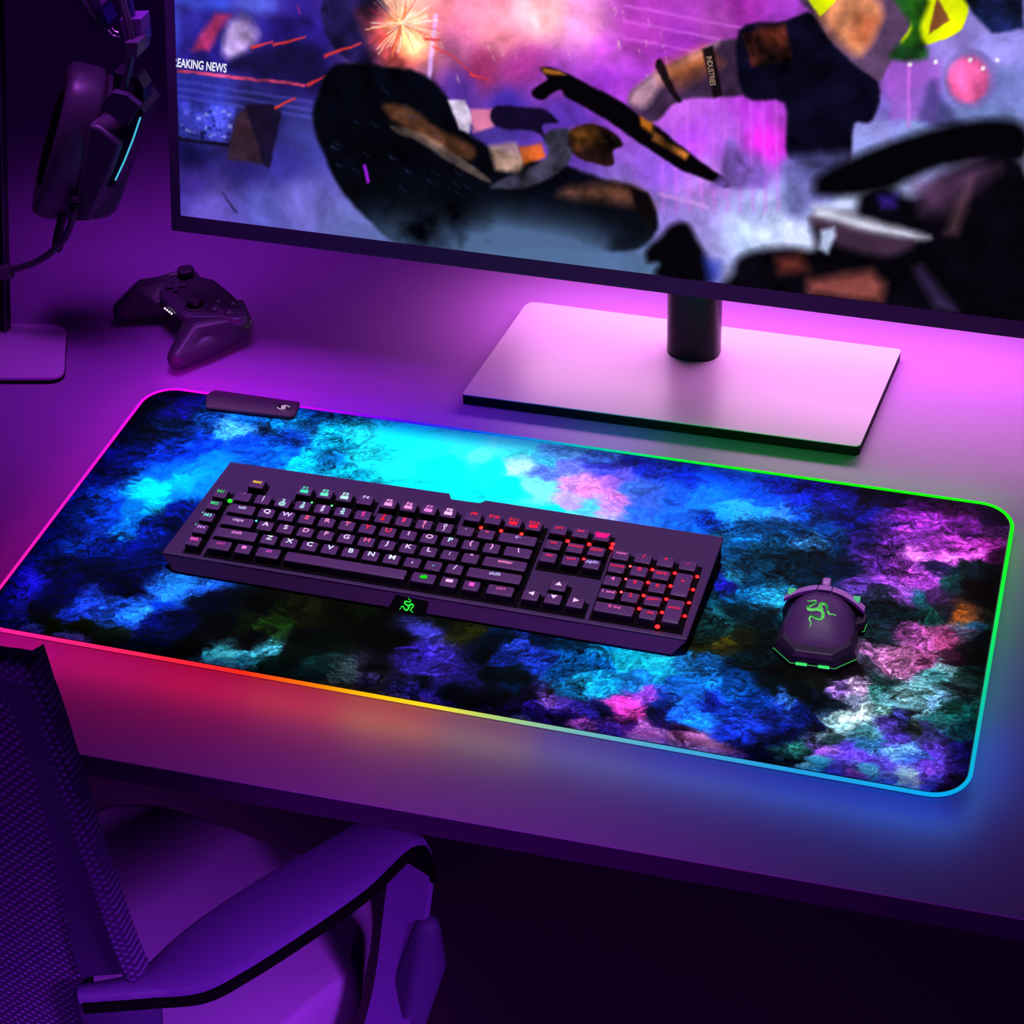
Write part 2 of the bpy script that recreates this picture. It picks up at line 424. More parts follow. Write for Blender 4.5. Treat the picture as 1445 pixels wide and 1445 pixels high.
M_base = mat('monitor_base_top', (0.53, 0.29, 0.58), 0.35, spec=0.4, bump=(900, 0.03, 0.0002))
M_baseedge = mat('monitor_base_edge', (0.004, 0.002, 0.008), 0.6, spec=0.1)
M_stand = mat('stand_aluminium', (0.75, 0.30, 0.90), 0.38, metal=0.3, bump=(1200, 0.04, 0.0002))
M_pad_box = mat('control_box_plastic', (0.05, 0.012, 0.062), 0.75, bump=(2500, 0.5, 0.0006), spec=0.3)
M_rubber = mat('soft_rubber', (0.045, 0.022, 0.062), 0.45, spec=0.5, bump=(1800, 0.08, 0.0002))
M_headset = mat('headset_plastic', (0.070, 0.045, 0.085), 0.42, spec=0.6, bump=(1500, 0.05, 0.0002))
M_leather = mat('earpad_leather', (0.075, 0.048, 0.090), 0.36, spec=0.6, bump=(700, 0.12, 0.0006))
M_violet = mat('violet_metal', (0.22, 0.07, 0.36), 0.35, metal=0.3, spec=0.5)
M_mouse = mat('mouse_shell', (0.045, 0.012, 0.078), 0.5, spec=0.16)
M_mousebtn = mat('mouse_button_lit', (0.24, 0.075, 0.33), 0.45, spec=0.3)  # paler than the shell: pink back light put into the base colour
M_mousedark = mat('mouse_side', (0.012, 0.004, 0.02), 0.4, spec=0.4)
M_chair = mat('chair_polymer', (0.085, 0.016, 0.22), 0.55, bump=(260, 0.25, 0.0015), spec=0.35)
M_seat = mat('seat_fabric', (0.15, 0.04, 0.26), 0.85, bump=(320, 0.3, 0.002), spec=0.15)

def glow(name, rgb, s=1.0):
    return mat(name, (0, 0, 0), 0.5, emit=srgb(*rgb), es=s, spec=0.0)

def weave_mat(name, c1, c2, scale):
    m = mat(name, c1, 0.8, spec=0.15)
    nt = m.node_tree
    b = nt.nodes['Principled BSDF']
    tc = nt.nodes.new('ShaderNodeTexCoord')
    mp = nt.nodes.new('ShaderNodeMapping')
    mp.inputs['Rotation'].default_value = (0.0, math.radians(45), 0.0)
    w1 = nt.nodes.new('ShaderNodeTexWave')
    w2 = nt.nodes.new('ShaderNodeTexWave')
    w1.inputs['Scale'].default_value = scale
    w2.inputs['Scale'].default_value = scale
    w1.inputs['Distortion'].default_value = 1.5
    w2.inputs['Distortion'].default_value = 1.5
    w2.bands_direction = 'Z'
    mul = nt.nodes.new('ShaderNodeMath')
    mul.operation = 'MULTIPLY'
    mx = nt.nodes.new('ShaderNodeMix')
    mx.data_type = 'RGBA'
    mx.inputs[6].default_value = (*c1, 1)
    mx.inputs[7].default_value = (*c2, 1)
    bp = nt.nodes.new('ShaderNodeBump')
    bp.inputs['Strength'].default_value = 0.8
    bp.inputs['Distance'].default_value = 0.002
    nt.links.new(tc.outputs['Object'], mp.inputs['Vector'])
    nt.links.new(mp.outputs['Vector'], w1.inputs['Vector'])
    nt.links.new(mp.outputs['Vector'], w2.inputs['Vector'])
    nt.links.new(w1.outputs['Fac'], mul.inputs[0])
    nt.links.new(w2.outputs['Fac'], mul.inputs[1])
    nt.links.new(mul.outputs[0], mx.inputs[0])
    nt.links.new(mx.outputs[2], b.inputs['Base Color'])
    nt.links.new(mul.outputs[0], bp.inputs['Height'])
    nt.links.new(bp.outputs['Normal'], b.inputs['Normal'])
    return m
M_mesh = weave_mat('chair_mesh_weave', (0.018, 0.002, 0.06), (0.15, 0.035, 0.34), 52)
M_rib = weave_mat('chair_rim_knit', (0.03, 0.004, 0.09), (0.14, 0.03, 0.33), 55)

def attr_mat(name, strength=None, rough=0.6):
    m = mat(name, (0, 0, 0), rough, spec=0.03)
    nt = m.node_tree
    b = nt.nodes['Principled BSDF']
    a = nt.nodes.new('ShaderNodeVertexColor')
    a.layer_name = 'print'
    if strength:
        b.inputs['Specular IOR Level'].default_value = 0.0
        nt.links.new(a.outputs['Color'], b.inputs['Emission Color'])
        b.inputs['Emission Strength'].default_value = strength
    else:
        nt.links.new(a.outputs['Color'], b.inputs['Base Color'])
    return m

# ================================================================== SETTING
bm = bmesh.new()
box(bm, (-4, -3.5, -0.77), (4, 1.32, -0.75))
tag(obj('floor', bm, M_floor, smooth=False), kind='structure')
bm = bmesh.new()
box(bm, (-4, 1.3, -0.75), (4, 1.34, 2.0))
tag(obj('wall_back', bm, M_wall, smooth=False), kind='structure')

# desk (slab, panel legs)
desk = empty('desk', (0, 0.4, -0.75), 'large smooth purple-lit desk carrying the glowing mouse pad and the monitor', 'desk')
f0 = at(102, 1062, 0)
f1 = at(1445, 1297, 0)
dv = (f1 - f0) / (f1.x - f0.x)
L_ = f0 + dv * (-1.7 - f0.x)
R_ = f0 + dv * (1.5 - f0.x)
TH = 0.024
bm = bmesh.new()
prism(bm, [Vector((L_.x, L_.y, 0)), Vector((R_.x, R_.y, 0)), Vector((1.5, 1.28, 0)), Vector((-1.7, 1.28, 0))], (0, 0, -0.0012))
obj('desktop', bm, M_desk, desk, smooth=False)
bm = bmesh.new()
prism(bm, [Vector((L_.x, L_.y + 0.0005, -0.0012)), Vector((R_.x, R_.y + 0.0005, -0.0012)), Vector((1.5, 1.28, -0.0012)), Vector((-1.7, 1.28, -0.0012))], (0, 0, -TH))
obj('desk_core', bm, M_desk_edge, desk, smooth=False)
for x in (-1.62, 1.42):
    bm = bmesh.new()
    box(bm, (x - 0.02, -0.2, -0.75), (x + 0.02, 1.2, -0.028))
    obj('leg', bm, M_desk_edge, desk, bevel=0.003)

# ================================================================== MOUSE PAD
PW, PD, PR = 0.9, 0.3987, 0.032
ZP = 0.004
pad = empty('mouse_pad', (0, 0, 0), 'wide desk mat printed with a blue and violet cloud nebula and edged in rainbow light', 'mouse pad')
out = rrect(-PW / 2 + 0.001, -PD / 2 + 0.001, PW / 2 - 0.001, PD / 2 - 0.001, PR)
bm = bmesh.new()
prism(bm, [Vector((x, y, 0)) for x, y in out], (0, 0, ZP - 0.0004))
obj('rubber_base', bm, M_black, pad, smooth=False)

st = 0.0009
gx = np.arange(-PW / 2, PW / 2 + st, st, dtype=np.float32)
gy = np.arange(-PD / 2, PD / 2 + st, st, dtype=np.float32)
X, Y = np.meshgrid(gx, gy)
# cloud banks: a warped height field cut into layers, each layer brightening up to a crisp curled rim
A_ = math.radians(8)
Xr = X * math.cos(A_) + Y * math.sin(A_)
Yr = (-X * math.sin(A_) + Y * math.cos(A_)) * 1.35
a1 = fbm(Xr, Yr, 13, 1, 4, 0.5)
a2 = fbm(Xr, Yr, 13, 31, 4, 0.5)
b1 = fbm(Xr + 0.06 * a1, Yr + 0.06 * a2, 30, 11, 5, 0.5)
b2 = fbm(Xr + 0.06 * a2, Yr - 0.06 * a1, 30, 41, 5, 0.5)
c1 = fbm(Xr + 0.035 * b1, Yr + 0.035 * b2, 75, 21, 4, 0.55)
c2 = fbm(Xr + 0.035 * b2, Yr - 0.035 * b1, 75, 25, 4, 0.55)
Xw = X + 0.006 * a1 + 0.010 * b1 + 0.007 * c1
Yw = Y + 0.005 * a2 + 0.009 * b2 + 0.006 * c2
P_, C_ = parse(PAD_POINTS, lambda x, y: at(x, y, ZP)[:2])
rgb = shepard(P_, C_, Xw, Yw, 0.005, 3)
wide = shepard(P_, C_, X, Y, 0.016, 2)
lum = rgb.max(axis=2)
lw = wide.max(axis=2)
def layers(freq, amp, seed, sx, sy):
    h = fbm(Xr * sx + 0.040 * b1 + 0.012 * c1, Yr * sy + 0.040 * b2 + 0.012 * c2, 22, seed, 5, 0.5)
    ph = (h * amp + Y * freq + 50)
    fr = ph - np.floor(ph)
    up = fr ** 2.2
    cut = np.clip((1 - fr) * 9, 0, 1)
    return up * cut, h
s1, h1 = layers(16, 2.6, 81, 1.0, 1.2)
s2, h2 = layers(38, 5.0, 91, 1.4, 1.4)
hz = fbm(Xr + 0.02 * c1, Yr + 0.02 * c2, 150, 61, 4, 0.62)
bright = np.clip((lw - 0.74) * 4, 0, 1)
calm = 1 - 0.78 * bright
tex = 0.74 + (0.60 * (s1 - 0.25) + 0.42 * (s2 - 0.25) + 0.55 * h1 + 0.40 * c1 + 0.22 * hz) * calm + 0.24 * bright
rgb = rgb * np.clip(tex, 0.08, 1.5)[..., None]
rim = np.clip((s1 - 0.55) * 2.2, 0, 1) ** 1.6 * 0.6 + np.clip((s2 - 0.6) * 2.5, 0, 1) ** 1.6 * 0.5
fil = np.clip(1 - np.abs(c1 + 0.3 * hz) * 9, 0, 1) ** 2 * np.clip(0.5 + 1.5 * h1, 0, 1)
hl = (rim * (0.55 + 0.9 * np.clip(hz + 0.4, 0, 1)) + 0.5 * fil) * np.clip(lum * 1.5, 0, 1) * calm
hue = rgb / (rgb.max(axis=2, keepdims=True) + 0.05)
rgb = rgb + hl[..., None] * (0.80 * hue + 0.18) * 0.80
rgb = np.clip(rgb, 0, 1.3) ** 1.12 * 1.12
rgb = np.clip(rgb, 0, 1)
lin = to_lin(rgb)

ql = sdf_poly(X, Y, out)
me = grid_mesh('cloud_print', X, Y, lambda x, y: np.stack([x, y, np.full_like(x, ZP)], 1), lin * 0.97, ql < -0.0009)
M_print = attr_mat('cloud_print_cloth', None, 0.75)
me.materials.append(M_print)
o = bpy.data.objects.new('cloud_print', me)
COL.objects.link(o)
o.parent = pad
tag(o, 'cloth top printed with blue, cyan and violet clouds')

# light strip colours around the edge, clockwise from the back left corner (photo colours)
LEDC = [((-0.45, 0.17), (255, 15, 235)), ((-0.44, 0.2), (255, 12, 245)), ((-0.38, 0.2), (240, 12, 255)), ((-0.27, 0.2), (190, 10, 255)),
        ((-0.21, 0.2), (130, 0, 250)), ((-0.16, 0.2), (60, 10, 245)), ((-0.10, 0.2), (20, 60, 235)), ((-0.03, 0.2), (10, 130, 215)),
        ((0.05, 0.2), (0, 200, 150)), ((0.11, 0.2), (0, 240, 60)), ((0.18, 0.2), (10, 255, 5)), ((0.40, 0.2), (20, 255, 5)), ((0.45, 0.17), (20, 255, 15)),
        ((0.45, 0.09), (15, 240, 50)), ((0.45, 0.02), (15, 225, 90)), ((0.45, -0.05), (15, 200, 130)), ((0.45, -0.11), (12, 180, 180)), ((0.45, -0.17), (10, 165, 215)),
        ((0.42, -0.2), (10, 160, 230)), ((0.30, -0.2), (35, 150, 215)), ((0.20, -0.2), (70, 160, 205)), ((0.12, -0.2), (110, 175, 175)), ((0.05, -0.2), (165, 200, 110)),
        ((0.0, -0.2), (230, 215, 40)), ((-0.06, -0.2), (255, 190, 10)), ((-0.12, -0.2), (255, 110, 10)), ((-0.18, -0.2), (255, 40, 25)), ((-0.25, -0.2), (255, 35, 60)),
        ((-0.33, -0.2), (250, 35, 110)), ((-0.42, -0.2), (250, 30, 150)), ((-0.45, -0.17), (250, 28, 160)), ((-0.45, -0.05), (255, 25, 195)), ((-0.45, 0.07), (255, 20, 215))]
def perim(x, y):
    """rough arc-length parameter of a point on the pad's edge, clockwise from back left"""
    a, b = PW / 2, PD / 2
    dx, dy = abs(abs(x) - a), abs(abs(y) - b)
    if dy <= dx:
        return (x + a) if y > 0 else (PW + PD + (a - x))
    return (PW + (b - y)) if x > 0 else (2 * PW + PD + (y + b))
LP = sorted([(perim(p[0], p[1]), np.array([v for v in srgb(*c_)[:3]])) for p, c_ in LEDC], key=lambda q: q[0])
TOT = 2 * (PW + PD)
LPs = [(LP[-1][0] - TOT, LP[-1][1])] + LP + [(LP[0][0] + TOT, LP[0][1])]
def led_col(x, y):
    s = perim(x, y)
    for (s0, c0), (s1, c1) in zip(LPs[:-1], LPs[1:]):
        if s0 <= s <= s1:
            t = (s - s0) / max(s1 - s0, 1e-6)
            return c0 * (1 - t) + c1 * t
    return LPs[-1][1]
path = []
oo = rrect(-PW / 2, -PD / 2, PW / 2, PD / 2, PR + 0.001, 10)
for i, p in enumerate(oo):
    q = oo[(i + 1) % len(oo)]
    L = math.dist(p, q)
    n = max(1, int(L / 0.01))
    for k in range(n):
        path.append((p[0] + (q[0] - p[0]) * k / n, p[1] + (q[1] - p[1]) * k / n))
bm = bmesh.new()
SEG = 10
tube(bm, [(x, y, 0.0030) for x, y in path], 0.0018, SEG, closed=True)
o = obj('light_strip', bm, None, pad)
tag(o, 'thin glowing edge strip running through all rainbow colours')
ca = o.data.color_attributes.new('print', 'FLOAT_COLOR', 'POINT')
for i, v in enumerate(o.data.vertices):
    c_ = led_col(v.co.x, v.co.y)
    ca.data[i].color = (*c_, 1)
M_led = attr_mat('edge_light_fibre', 1.15)
o.data.materials.append(M_led)
# the light that the strip throws on the desk: small lamps along the edge
def edge_lamp(x, y, nx, ny, length, power):
    c_ = led_col(x, y)
    m_ = max(c_)
    c_ = c_ / m_
    Lx = Vector((x + nx * 0.004, y + ny * 0.004, 0.030))
    T = Lx + Vector((nx * 1.0, ny * 1.0, -0.75))
    lo = area('edge_glow', Lx, T, length, 0.012, power * m_, (c_[0], c_[1] + 0.0, c_[2]), 170)
    z = -(T - Lx).normalized()
    x_ = Vector((-ny, nx, 0)).normalized()
    y_ = z.cross(x_)
    lo.rotation_euler = Matrix((x_, y_, z)).transposed().to_euler()
GP = 0.025
for k in range(10):
    x = -0.405 + k * 0.09
    edge_lamp(x, PD / 2, 0, 1, 0.088, GP * (0.7 if x < 0.0 else 1.35))
    edge_lamp(x, -PD / 2, 0, -1, 0.088, GP * 1.0)
for k in range(4):
    y = -0.15 + k * 0.1
    edge_lamp(-PW / 2, y, -1, 0, 0.098, GP * 0.33)
    edge_lamp(PW / 2, y, 1, 0, 0.098, GP * 1.0)

# control box clipped over the back edge
bz = 0.0095
c4 = [at(290, 556, bz), at(302, 549, bz), at(423, 566, bz), at(415, 585, bz), at(408, 587, bz), at(291, 574, bz)]
bm = bmesh.new()
c4 = [Vector((p.x, p.y, 0)) for p in c4]
cc = sum(c4, Vector()) / len(c4)
low = [Vector((cc.x + (p.x - cc.x) * 1.0, cc.y + (p.y - cc.y) * 1.0, 0.0042 if p.y < 0.199 else 0.0042)) for p in c4]
loft(bm, [[Vector((p.x, p.y, 0.0043)) for p in c4], [Vector((p.x, p.y, bz - 0.0016)) for p in c4],
          [Vector((cc.x + (p.x - cc.x) * 0.975, cc.y + (p.y - cc.y) * 0.93, bz)) for p in c4]])
cb = obj('control_box', bm, M_pad_box, pad, smooth=False, bevel=0.0006)
lc = at(400, 575, bz + 0.0004)
bm = bmesh.new()
sphere(bm, (lc.x, lc.y, bz + 0.0001), 0.0085, (1, 0.72, 0.05), 24)
obj('button', bm, M_black, cb)
M_silver = glow('button_mark_glow', (205, 160, 215), 0.9)
bm = bmesh.new()
for s in (1, -1):
    pts = [Vector((lc.x + s * a * 0.001, lc.y + s * b * 0.001, bz + 0.0007)) for a, b in ((-6.2, -1.6), (-3.5, -3.4), (0.5, -3.1), (2.4, -1.2), (0.6, 0.6), (-1.6, 0.4))]
    tube(bm, catmull(pts, 5), 0.0006, 6)
tube(bm, [Vector((lc.x + 0.0021 * math.cos(t), lc.y + 0.0017 * math.sin(t), bz + 0.0007)) for t in [k * math.pi / 8 for k in range(16)]], 0.0004, 6, closed=True)
obj('button_mark', bm, M_silver, cb)

# ================================================================== MONITOR
MO = Vector((-0.453, 0.30, 0.136))
EX = Vector((0.887, 0, -0.006)).normalized()
EY = Vector((0, 0.24379, 0.96983))
EY = (EY - EX * EY.dot(EX)).normalized()
EN = EX.cross(EY)
MW, MH = 1.085, 0.63
def MP(u, v, d=0.0):
    return MO + EX * u + EY * v + EN * d
mon = empty('monitor', (0.095, 0.34, 0.0), 'large widescreen monitor with a dark bezel showing a neon street picture', 'monitor')
def mbox(bm, u0, v0, u1, v1, d0, d1):
    loft(bm, [[MP(u0, v0, d), MP(u1, v0, d), MP(u1, v1, d), MP(u0, v1, d)] for d in (d0, d1)])
    return bm
bm = bmesh.new()
mbox(bm, 0.001, 0.001, MW - 0.001, MH - 0.001, -0.026, -0.001)
obj('back_housing', bm, M_baseedge, mon, smooth=False, bevel=0.002)
SX0, SY0, SX1, SY1 = 0.0105, 0.0172, MW - 0.0105, MH - 0.0105
bm = bmesh.new()
A0 = [MP(*p, -0.004) for p in ((0, 0), (MW, 0), (MW, MH), (0, MH))]
A1 = [MP(*p, 0.0012) for p in ((0, 0), (MW, 0), (MW, MH), (0, MH))]
A2 = [MP(*p, 0.0012) for p in ((SX0, SY0), (SX1, SY0), (SX1, SY1), (SX0, SY1))]
A3 = [MP(*p, -0.0006) for p in ((SX0, SY0), (SX1, SY0), (SX1, SY1), (SX0, SY1))]
loft(bm, [A0, A1, A2, A3, A0], cap=False)
obj('bezel', bm, M_bezel, mon, smooth=False)

# screen picture: generic neon street, smoke and dark foreground shapes
st = 0.0014
gu = np.arange(SX0, SX1 + st, st, dtype=np.float32)
gv = np.arange(SY0, SY1 + st, st, dtype=np.float32)
U, V = np.meshgrid(gu, gv)
w1 = fbm(U, V, 12, 3, 5, 0.5)
w2 = fbm(U, V, 12, 23, 5, 0.5)
def px2uv(px, py):
    d = ray(px, py)
    s = (MO - CAM).dot(EN) / d.dot(EN)
    p = CAM + d * s - MO
    return (p.dot(EX), p.dot(EY))
P_, C_ = parse(SCREEN_POINTS, px2uv)
img = shepard(P_, C_, U + 0.016 * w1, V + 0.016 * w2, 0.013, 2)
img *= (1 + 0.35 * fbm(U + 0.02 * w1, V + 0.02 * w2, 40, 5, 5, 0.6))[..., None]
def shape(pts, col, soft=0.002, alpha=1.0, warp=0.0, tex=0.0, glowc=None):
    global img
    pp = [px2uv(*p) for p in pts]
    if len(pp) > 5 and soft < 0.02:
        pp = [(v.x, v.y) for v in catmull([(a, b, 0) for a, b in pp], 4, closed=True)]
    m_ = soft + warp + 0.006
    j0 = max(0, int((min(p[0] for p in pp) - m_ - SX0) / st))
    j1 = min(U.shape[1], int((max(p[0] for p in pp) + m_ - SX0) / st) + 2)
    i0 = max(0, int((min(p[1] for p in pp) - m_ - SY0) / st))
    i1 = min(U.shape[0], int((max(p[1] for p in pp) + m_ - SY0) / st) + 2)
    if i1 <= i0 or j1 <= j0: return
    sl = (slice(i0, i1), slice(j0, j1))
    sd = sdf_poly(U[sl] + warp * w1[sl] + 0.0011 * f1_[sl], V[sl] + warp * w2[sl] + 0.0011 * f2_[sl], pp)
    a = np.clip(0.5 - sd / soft, 0, 1) * alpha
    c_ = np.array(col, np.float32) / 255
    c_ = c_[None, None, :] * (1 + (tex + 0.15) * f3_[sl] * 1.3)[..., None]
    img[sl] = img[sl] * (1 - a[..., None]) + c_ * a[..., None]
def blob(px, py, rx, ry, col, alpha=1.0, add=True):
    """soft glow in the picture, radii in millimetres"""
    global img
    u0, v0 = px2uv(px, py)
    a = np.exp(-((U - u0) / rx * 1000) ** 2 - ((V - v0) / ry * 1000) ** 2) * alpha
    c_ = np.array(col, np.float32) / 255
    img = img + c_ * a[..., None] if add else img * (1 - a[..., None]) + c_ * a[..., None]
def rectpx(x0, y0, x1, y1, k=0.128):
    return [(x0, y0), (x1, y0 + (x1 - x0) * k), (x1, y1 + (x1 - x0) * k), (x0, y1)]
f1_ = fbm(U, V, 90, 13, 3, 0.6)
f2_ = fbm(U, V, 90, 17, 3, 0.6)
f3_ = fbm(U + 0.01 * w2, V + 0.01 * w1, 55, 9, 4, 0.5)
# street architecture
for x in range(930, 1100, 18):
    shape([(x, 140), (x + 5, 140), (x + 9, 300), (x + 4, 300)], (225, 110, 250), 0.003, 0.35)
for i, y in enumerate((20, 42, 66)):
    shape([(880, y - 14), (1130, y + 34), (1130, y + 37), (880, y - 11)], (235, 120, 255), 0.003, 0.55)
shape([(612, 20), (618, 20), (606, 125), (600, 125)], (215, 170, 255), 0.002, 0.8)
shape([(1000, 290), (930, 272), (930, 276), (1000, 296)], (240, 170, 255), 0.004, 0.6)
shape(rectpx(1255, 75, 1330, 170), (170, 80, 200), 0.006, 0.5, 0.01)
shape([(1280, 80), (1284, 80), (1284, 180), (1280, 180)], (240, 120, 240), 0.003, 0.6)
# round pink window
cx, cy = 1369, 111
shape([(cx + 38 * math.cos(t), cy + 42 * math.sin(t)) for t in np.linspace(0, 6.28, 40)[:-1]], (130, 110, 190), 0.003, 0.8)
shape([(cx + 31 * math.cos(t), cy + 34 * math.sin(t)) for t in np.linspace(0, 6.28, 40)[:-1]], (245, 95, 165), 0.006, 0.95, 0.006, 0.3)
for p in ((1284, 91), (1321, 88), (1369, 84), (1387, 97), (1407, 85)):
    shape([(p[0] + 3 * math.cos(t), p[1] + 3 * math.sin(t)) for t in np.linspace(0, 6.28, 12)[:-1]], (255, 240, 255), 0.002)
# news billboard on the left
shape([(248, 8), (430, 22), (462, 35), (455, 128), (248, 100)], (34, 22, 110), 0.012, 0.75, 0.008, 0.4)
shape([(300, 15), (325, 18), (292, 80), (262, 78)], (190, 50, 95), 0.010, 0.8, 0.02, 0.3)
shape([(325, 30), (350, 22), (368, 45), (362, 75), (340, 92), (318, 78)], (205, 175, 225), 0.012, 0.75, 0.02, 0.3)
shape([(352, 80), (420, 60), (450, 100), (440, 118), (330, 104)], (22, 16, 60), 0.014, 0.9, 0.02)
shape([(249, 98), (430, 118), (430, 122), (249, 102)], (255, 80, 130), 0.0018, 1.0, 0, 0.5)
for k in range(3):
    shape(rectpx(250, 112 + k * 11, 446, 115 + k * 11, 0.16), (90, 90, 220), 0.003, 0.5)
shape([(252, 142), (335, 152), (325, 204), (252, 196)], (60, 66, 190), 0.004, 0.6, 0.004, 0.9)
rr_ = np.random.RandomState(4)
for k in range(60):
    x, y = 254 + rr_.rand() * 70, 150 + rr_.rand() * 46
    s_ = 2 + rr_.rand() * 4
    shape([(x, y), (x + s_, y + 1), (x + s_, y + s_), (x, y + s_ - 1)], [(150, 160, 240), (10, 10, 50), (90, 90, 220)][k % 3], 0.002, 0.7)
shape([(335, 165), (350, 148), (382, 150), (372, 232), (320, 226)], (52, 32, 44), 0.004, 0.9, 0.002, 0.2)
shape([(345, 148), (385, 146), (398, 160), (380, 238), (372, 232)], (22, 14, 40), 0.003, 0.9)
shape([(252, 193), (325, 203), (322, 208), (252, 198)], (15, 8, 25), 0.002, 0.9)
shape([(311, 270), (315, 273), (335, 300), (331, 299)], (15, 10, 35), 0.003, 0.9)
# hot spark burst and red streaks
for k in range(70):
    a = rr_.rand() * 6.28
    r0, r1 = 4 + rr_.rand() * 10, 14 + rr_.rand() * 42
    x0, y0 = 563 + r0 * math.cos(a), 36 + r0 * math.sin(a)
    x1, y1 = 563 + r1 * math.cos(a), 36 + r1 * math.sin(a)
    shape([(x0, y0), (x1, y1), (x1 + 1.2, y1 + 1.2), (x0 + 2, y0 + 1)], [(255, 225, 190), (255, 150, 90), (255, 250, 240)][k % 3], 0.0016, 0.9)
def burst_head():
    shape([(455, 10), (470, -10), (520, -12), (548, 8), (562, 40), (560, 75), (540, 92), (500, 88), (472, 72), (457, 45)], (28, 20, 66), 0.003, 1, 0.004, 0.5)
    shape([(520, 20), (560, 0), (596, 20), (590, 70), (560, 95), (530, 80)], (160, 60, 60), 0.02, 0.9, 0.02, 0.7)
    shape([(556, 14), (580, 18), (590, 45), (588, 68), (566, 58), (552, 36)], (255, 190, 120), 0.02, 0.9, 0.02, 0.6)
burst_head()
blob(572, 34, 17, 13, (255, 190, 140), 0.9)
blob(590, 62, 14, 10, (255, 150, 90), 0.6)
blob(700, 20, 80, 22, (120, 60, 60), 0.8)
for k in range(110):
    a = rr_.rand() * 6.28
    r0, r1 = 2 + rr_.rand() * 8, 10 + rr_.rand() * 45
    x0, y0 = 566 + r0 * math.cos(a), 32 + r0 * math.sin(a)
    x1, y1 = 566 + r1 * math.cos(a), 32 + r1 * math.sin(a)
    shape([(x0, y0), (x1, y1), (x1 + 0.8, y1 + 1.0), (x0 + 1.2, y0 + 1)], [(255, 225, 190), (255, 150, 90), (255, 250, 240), (230, 60, 50)][k % 4], 0.0014, 0.9)
for x0, y0, x1, y1 in ((355, 66, 385, 58), (385, 62, 430, 53), (455, 80, 510, 60), (388, 152, 417, 138), (430, 117, 460, 106), (462, 125, 474, 116),
                       (610, 62, 640, 78), (640, 78, 668, 104), (662, 102, 690, 110), (598, 52, 622, 54), (420, 8, 424, 20)):
    shape([(x0, y0), (x1, y1), (x1 + 1, y1 + 2), (x0 + 2, y0 + 4)], (225, 55, 50), 0.0018, 0.95, 0.004)
for k in range(40):
    x, y = 620 + rr_.rand() * 330, rr_.rand() * 110
    shape([(x, y), (x + 1.5, y), (x + 3.5, y + 6 + rr_.rand() * 8), (x + 2, y + 5)], (255, 215, 200), 0.0014, 0.6)
# dark leaning heap on the left
shape([(462, 100), (500, 88), (560, 92), (590, 100), (628, 128), (650, 175), (690, 205), (735, 225), (790, 232), (850, 250), (905, 262), (925, 290), (925, 330),
       (880, 352), (780, 352), (640, 350), (560, 342), (520, 310), (482, 268), (458, 225), (440, 165), (447, 130)], (4, 5, 14), 0.005, 1.0, 0.006, 0.6)
shape([(538, 145), (575, 150), (620, 180), (668, 205), (660, 225), (600, 200), (548, 165)], (105, 62, 40), 0.007, 0.75, 0.006, 0.5)
shape([(552, 176), (600, 190), (650, 222), (690, 252), (684, 256), (640, 232), (590, 200), (556, 186)], (120, 98, 90), 0.003, 0.6, 0.003, 0.4)
shape([(632, 140), (655, 140), (668, 165), (662, 188), (648, 182)], (215, 200, 225), 0.003, 0.95, 0.003, 0.3)
shape([(664, 152), (700, 152), (705, 176), (668, 186)], (215, 120, 160), 0.004, 0.95, 0.003)
shape([(697, 150), (740, 152), (772, 158), (788, 175), (766, 178), (770, 198), (752, 186), (700, 178)], (18, 10, 40), 0.003, 1, 0.003)
shape([(690, 205), (728, 202), (742, 228), (735, 245), (700, 240)], (225, 180, 160), 0.006, 0.8, 0.004, 0.3)
shape([(732, 208), (765, 203), (770, 222), (740, 234)], (190, 85, 25), 0.004, 0.9, 0.003, 0.3)
shape([(768, 195), (790, 184), (810, 190), (806, 225), (780, 250), (735, 265), (690, 262), (770, 225)], (50, 48, 66), 0.004, 1, 0.004, 0.6)
shape([(805, 188), (835, 176), (868, 190), (880, 205), (866, 212), (866, 232), (830, 228), (806, 215)], (28, 14, 14), 0.003, 1, 0.006, 0.9)
shape([(808, 188), (840, 182), (850, 200), (812, 210)], (170, 100, 30), 0.012, 0.55, 0.01, 0.6)
shape([(820, 262), (870, 256), (905, 262), (924, 290), (900, 285), (840, 280), (790, 275)], (120, 72, 50), 0.014, 0.7, 0.006, 0.5)
shape([(890, 262), (915, 272), (926, 300), (920, 325), (900, 300)], (10, 5, 8), 0.004, 1, 0.003)
shape([(512, 232), (516, 232), (522, 258), (518, 260)], (170, 30, 240), 0.002, 1)
for k in range(26):
    x, y = 465 + rr_.rand() * 200, 120 + rr_.rand() * 150
    shape([(x, y), (x + 10 * rr_.rand(), y + 6), (x + 12, y + 9), (x + 1, y + 2)], (50, 55, 110), 0.002, 0.6)
# smoke over the heap's foot
sm = np.clip(fbm(U, V, 16, 77, 5, 0.55) * 1.1 + 0.5, 0, 1)
pu0 = px2uv(720, 345)
dsm = np.exp(-(((U - pu0[0]) / 0.17) ** 2 + ((V - pu0[1] + 0.01) / 0.036) ** 2))
a = (np.clip(dsm * sm * 1.5, 0, 0.9))[..., None]
img = img * (1 - a) + np.array([85, 115, 160]) / 255 * a
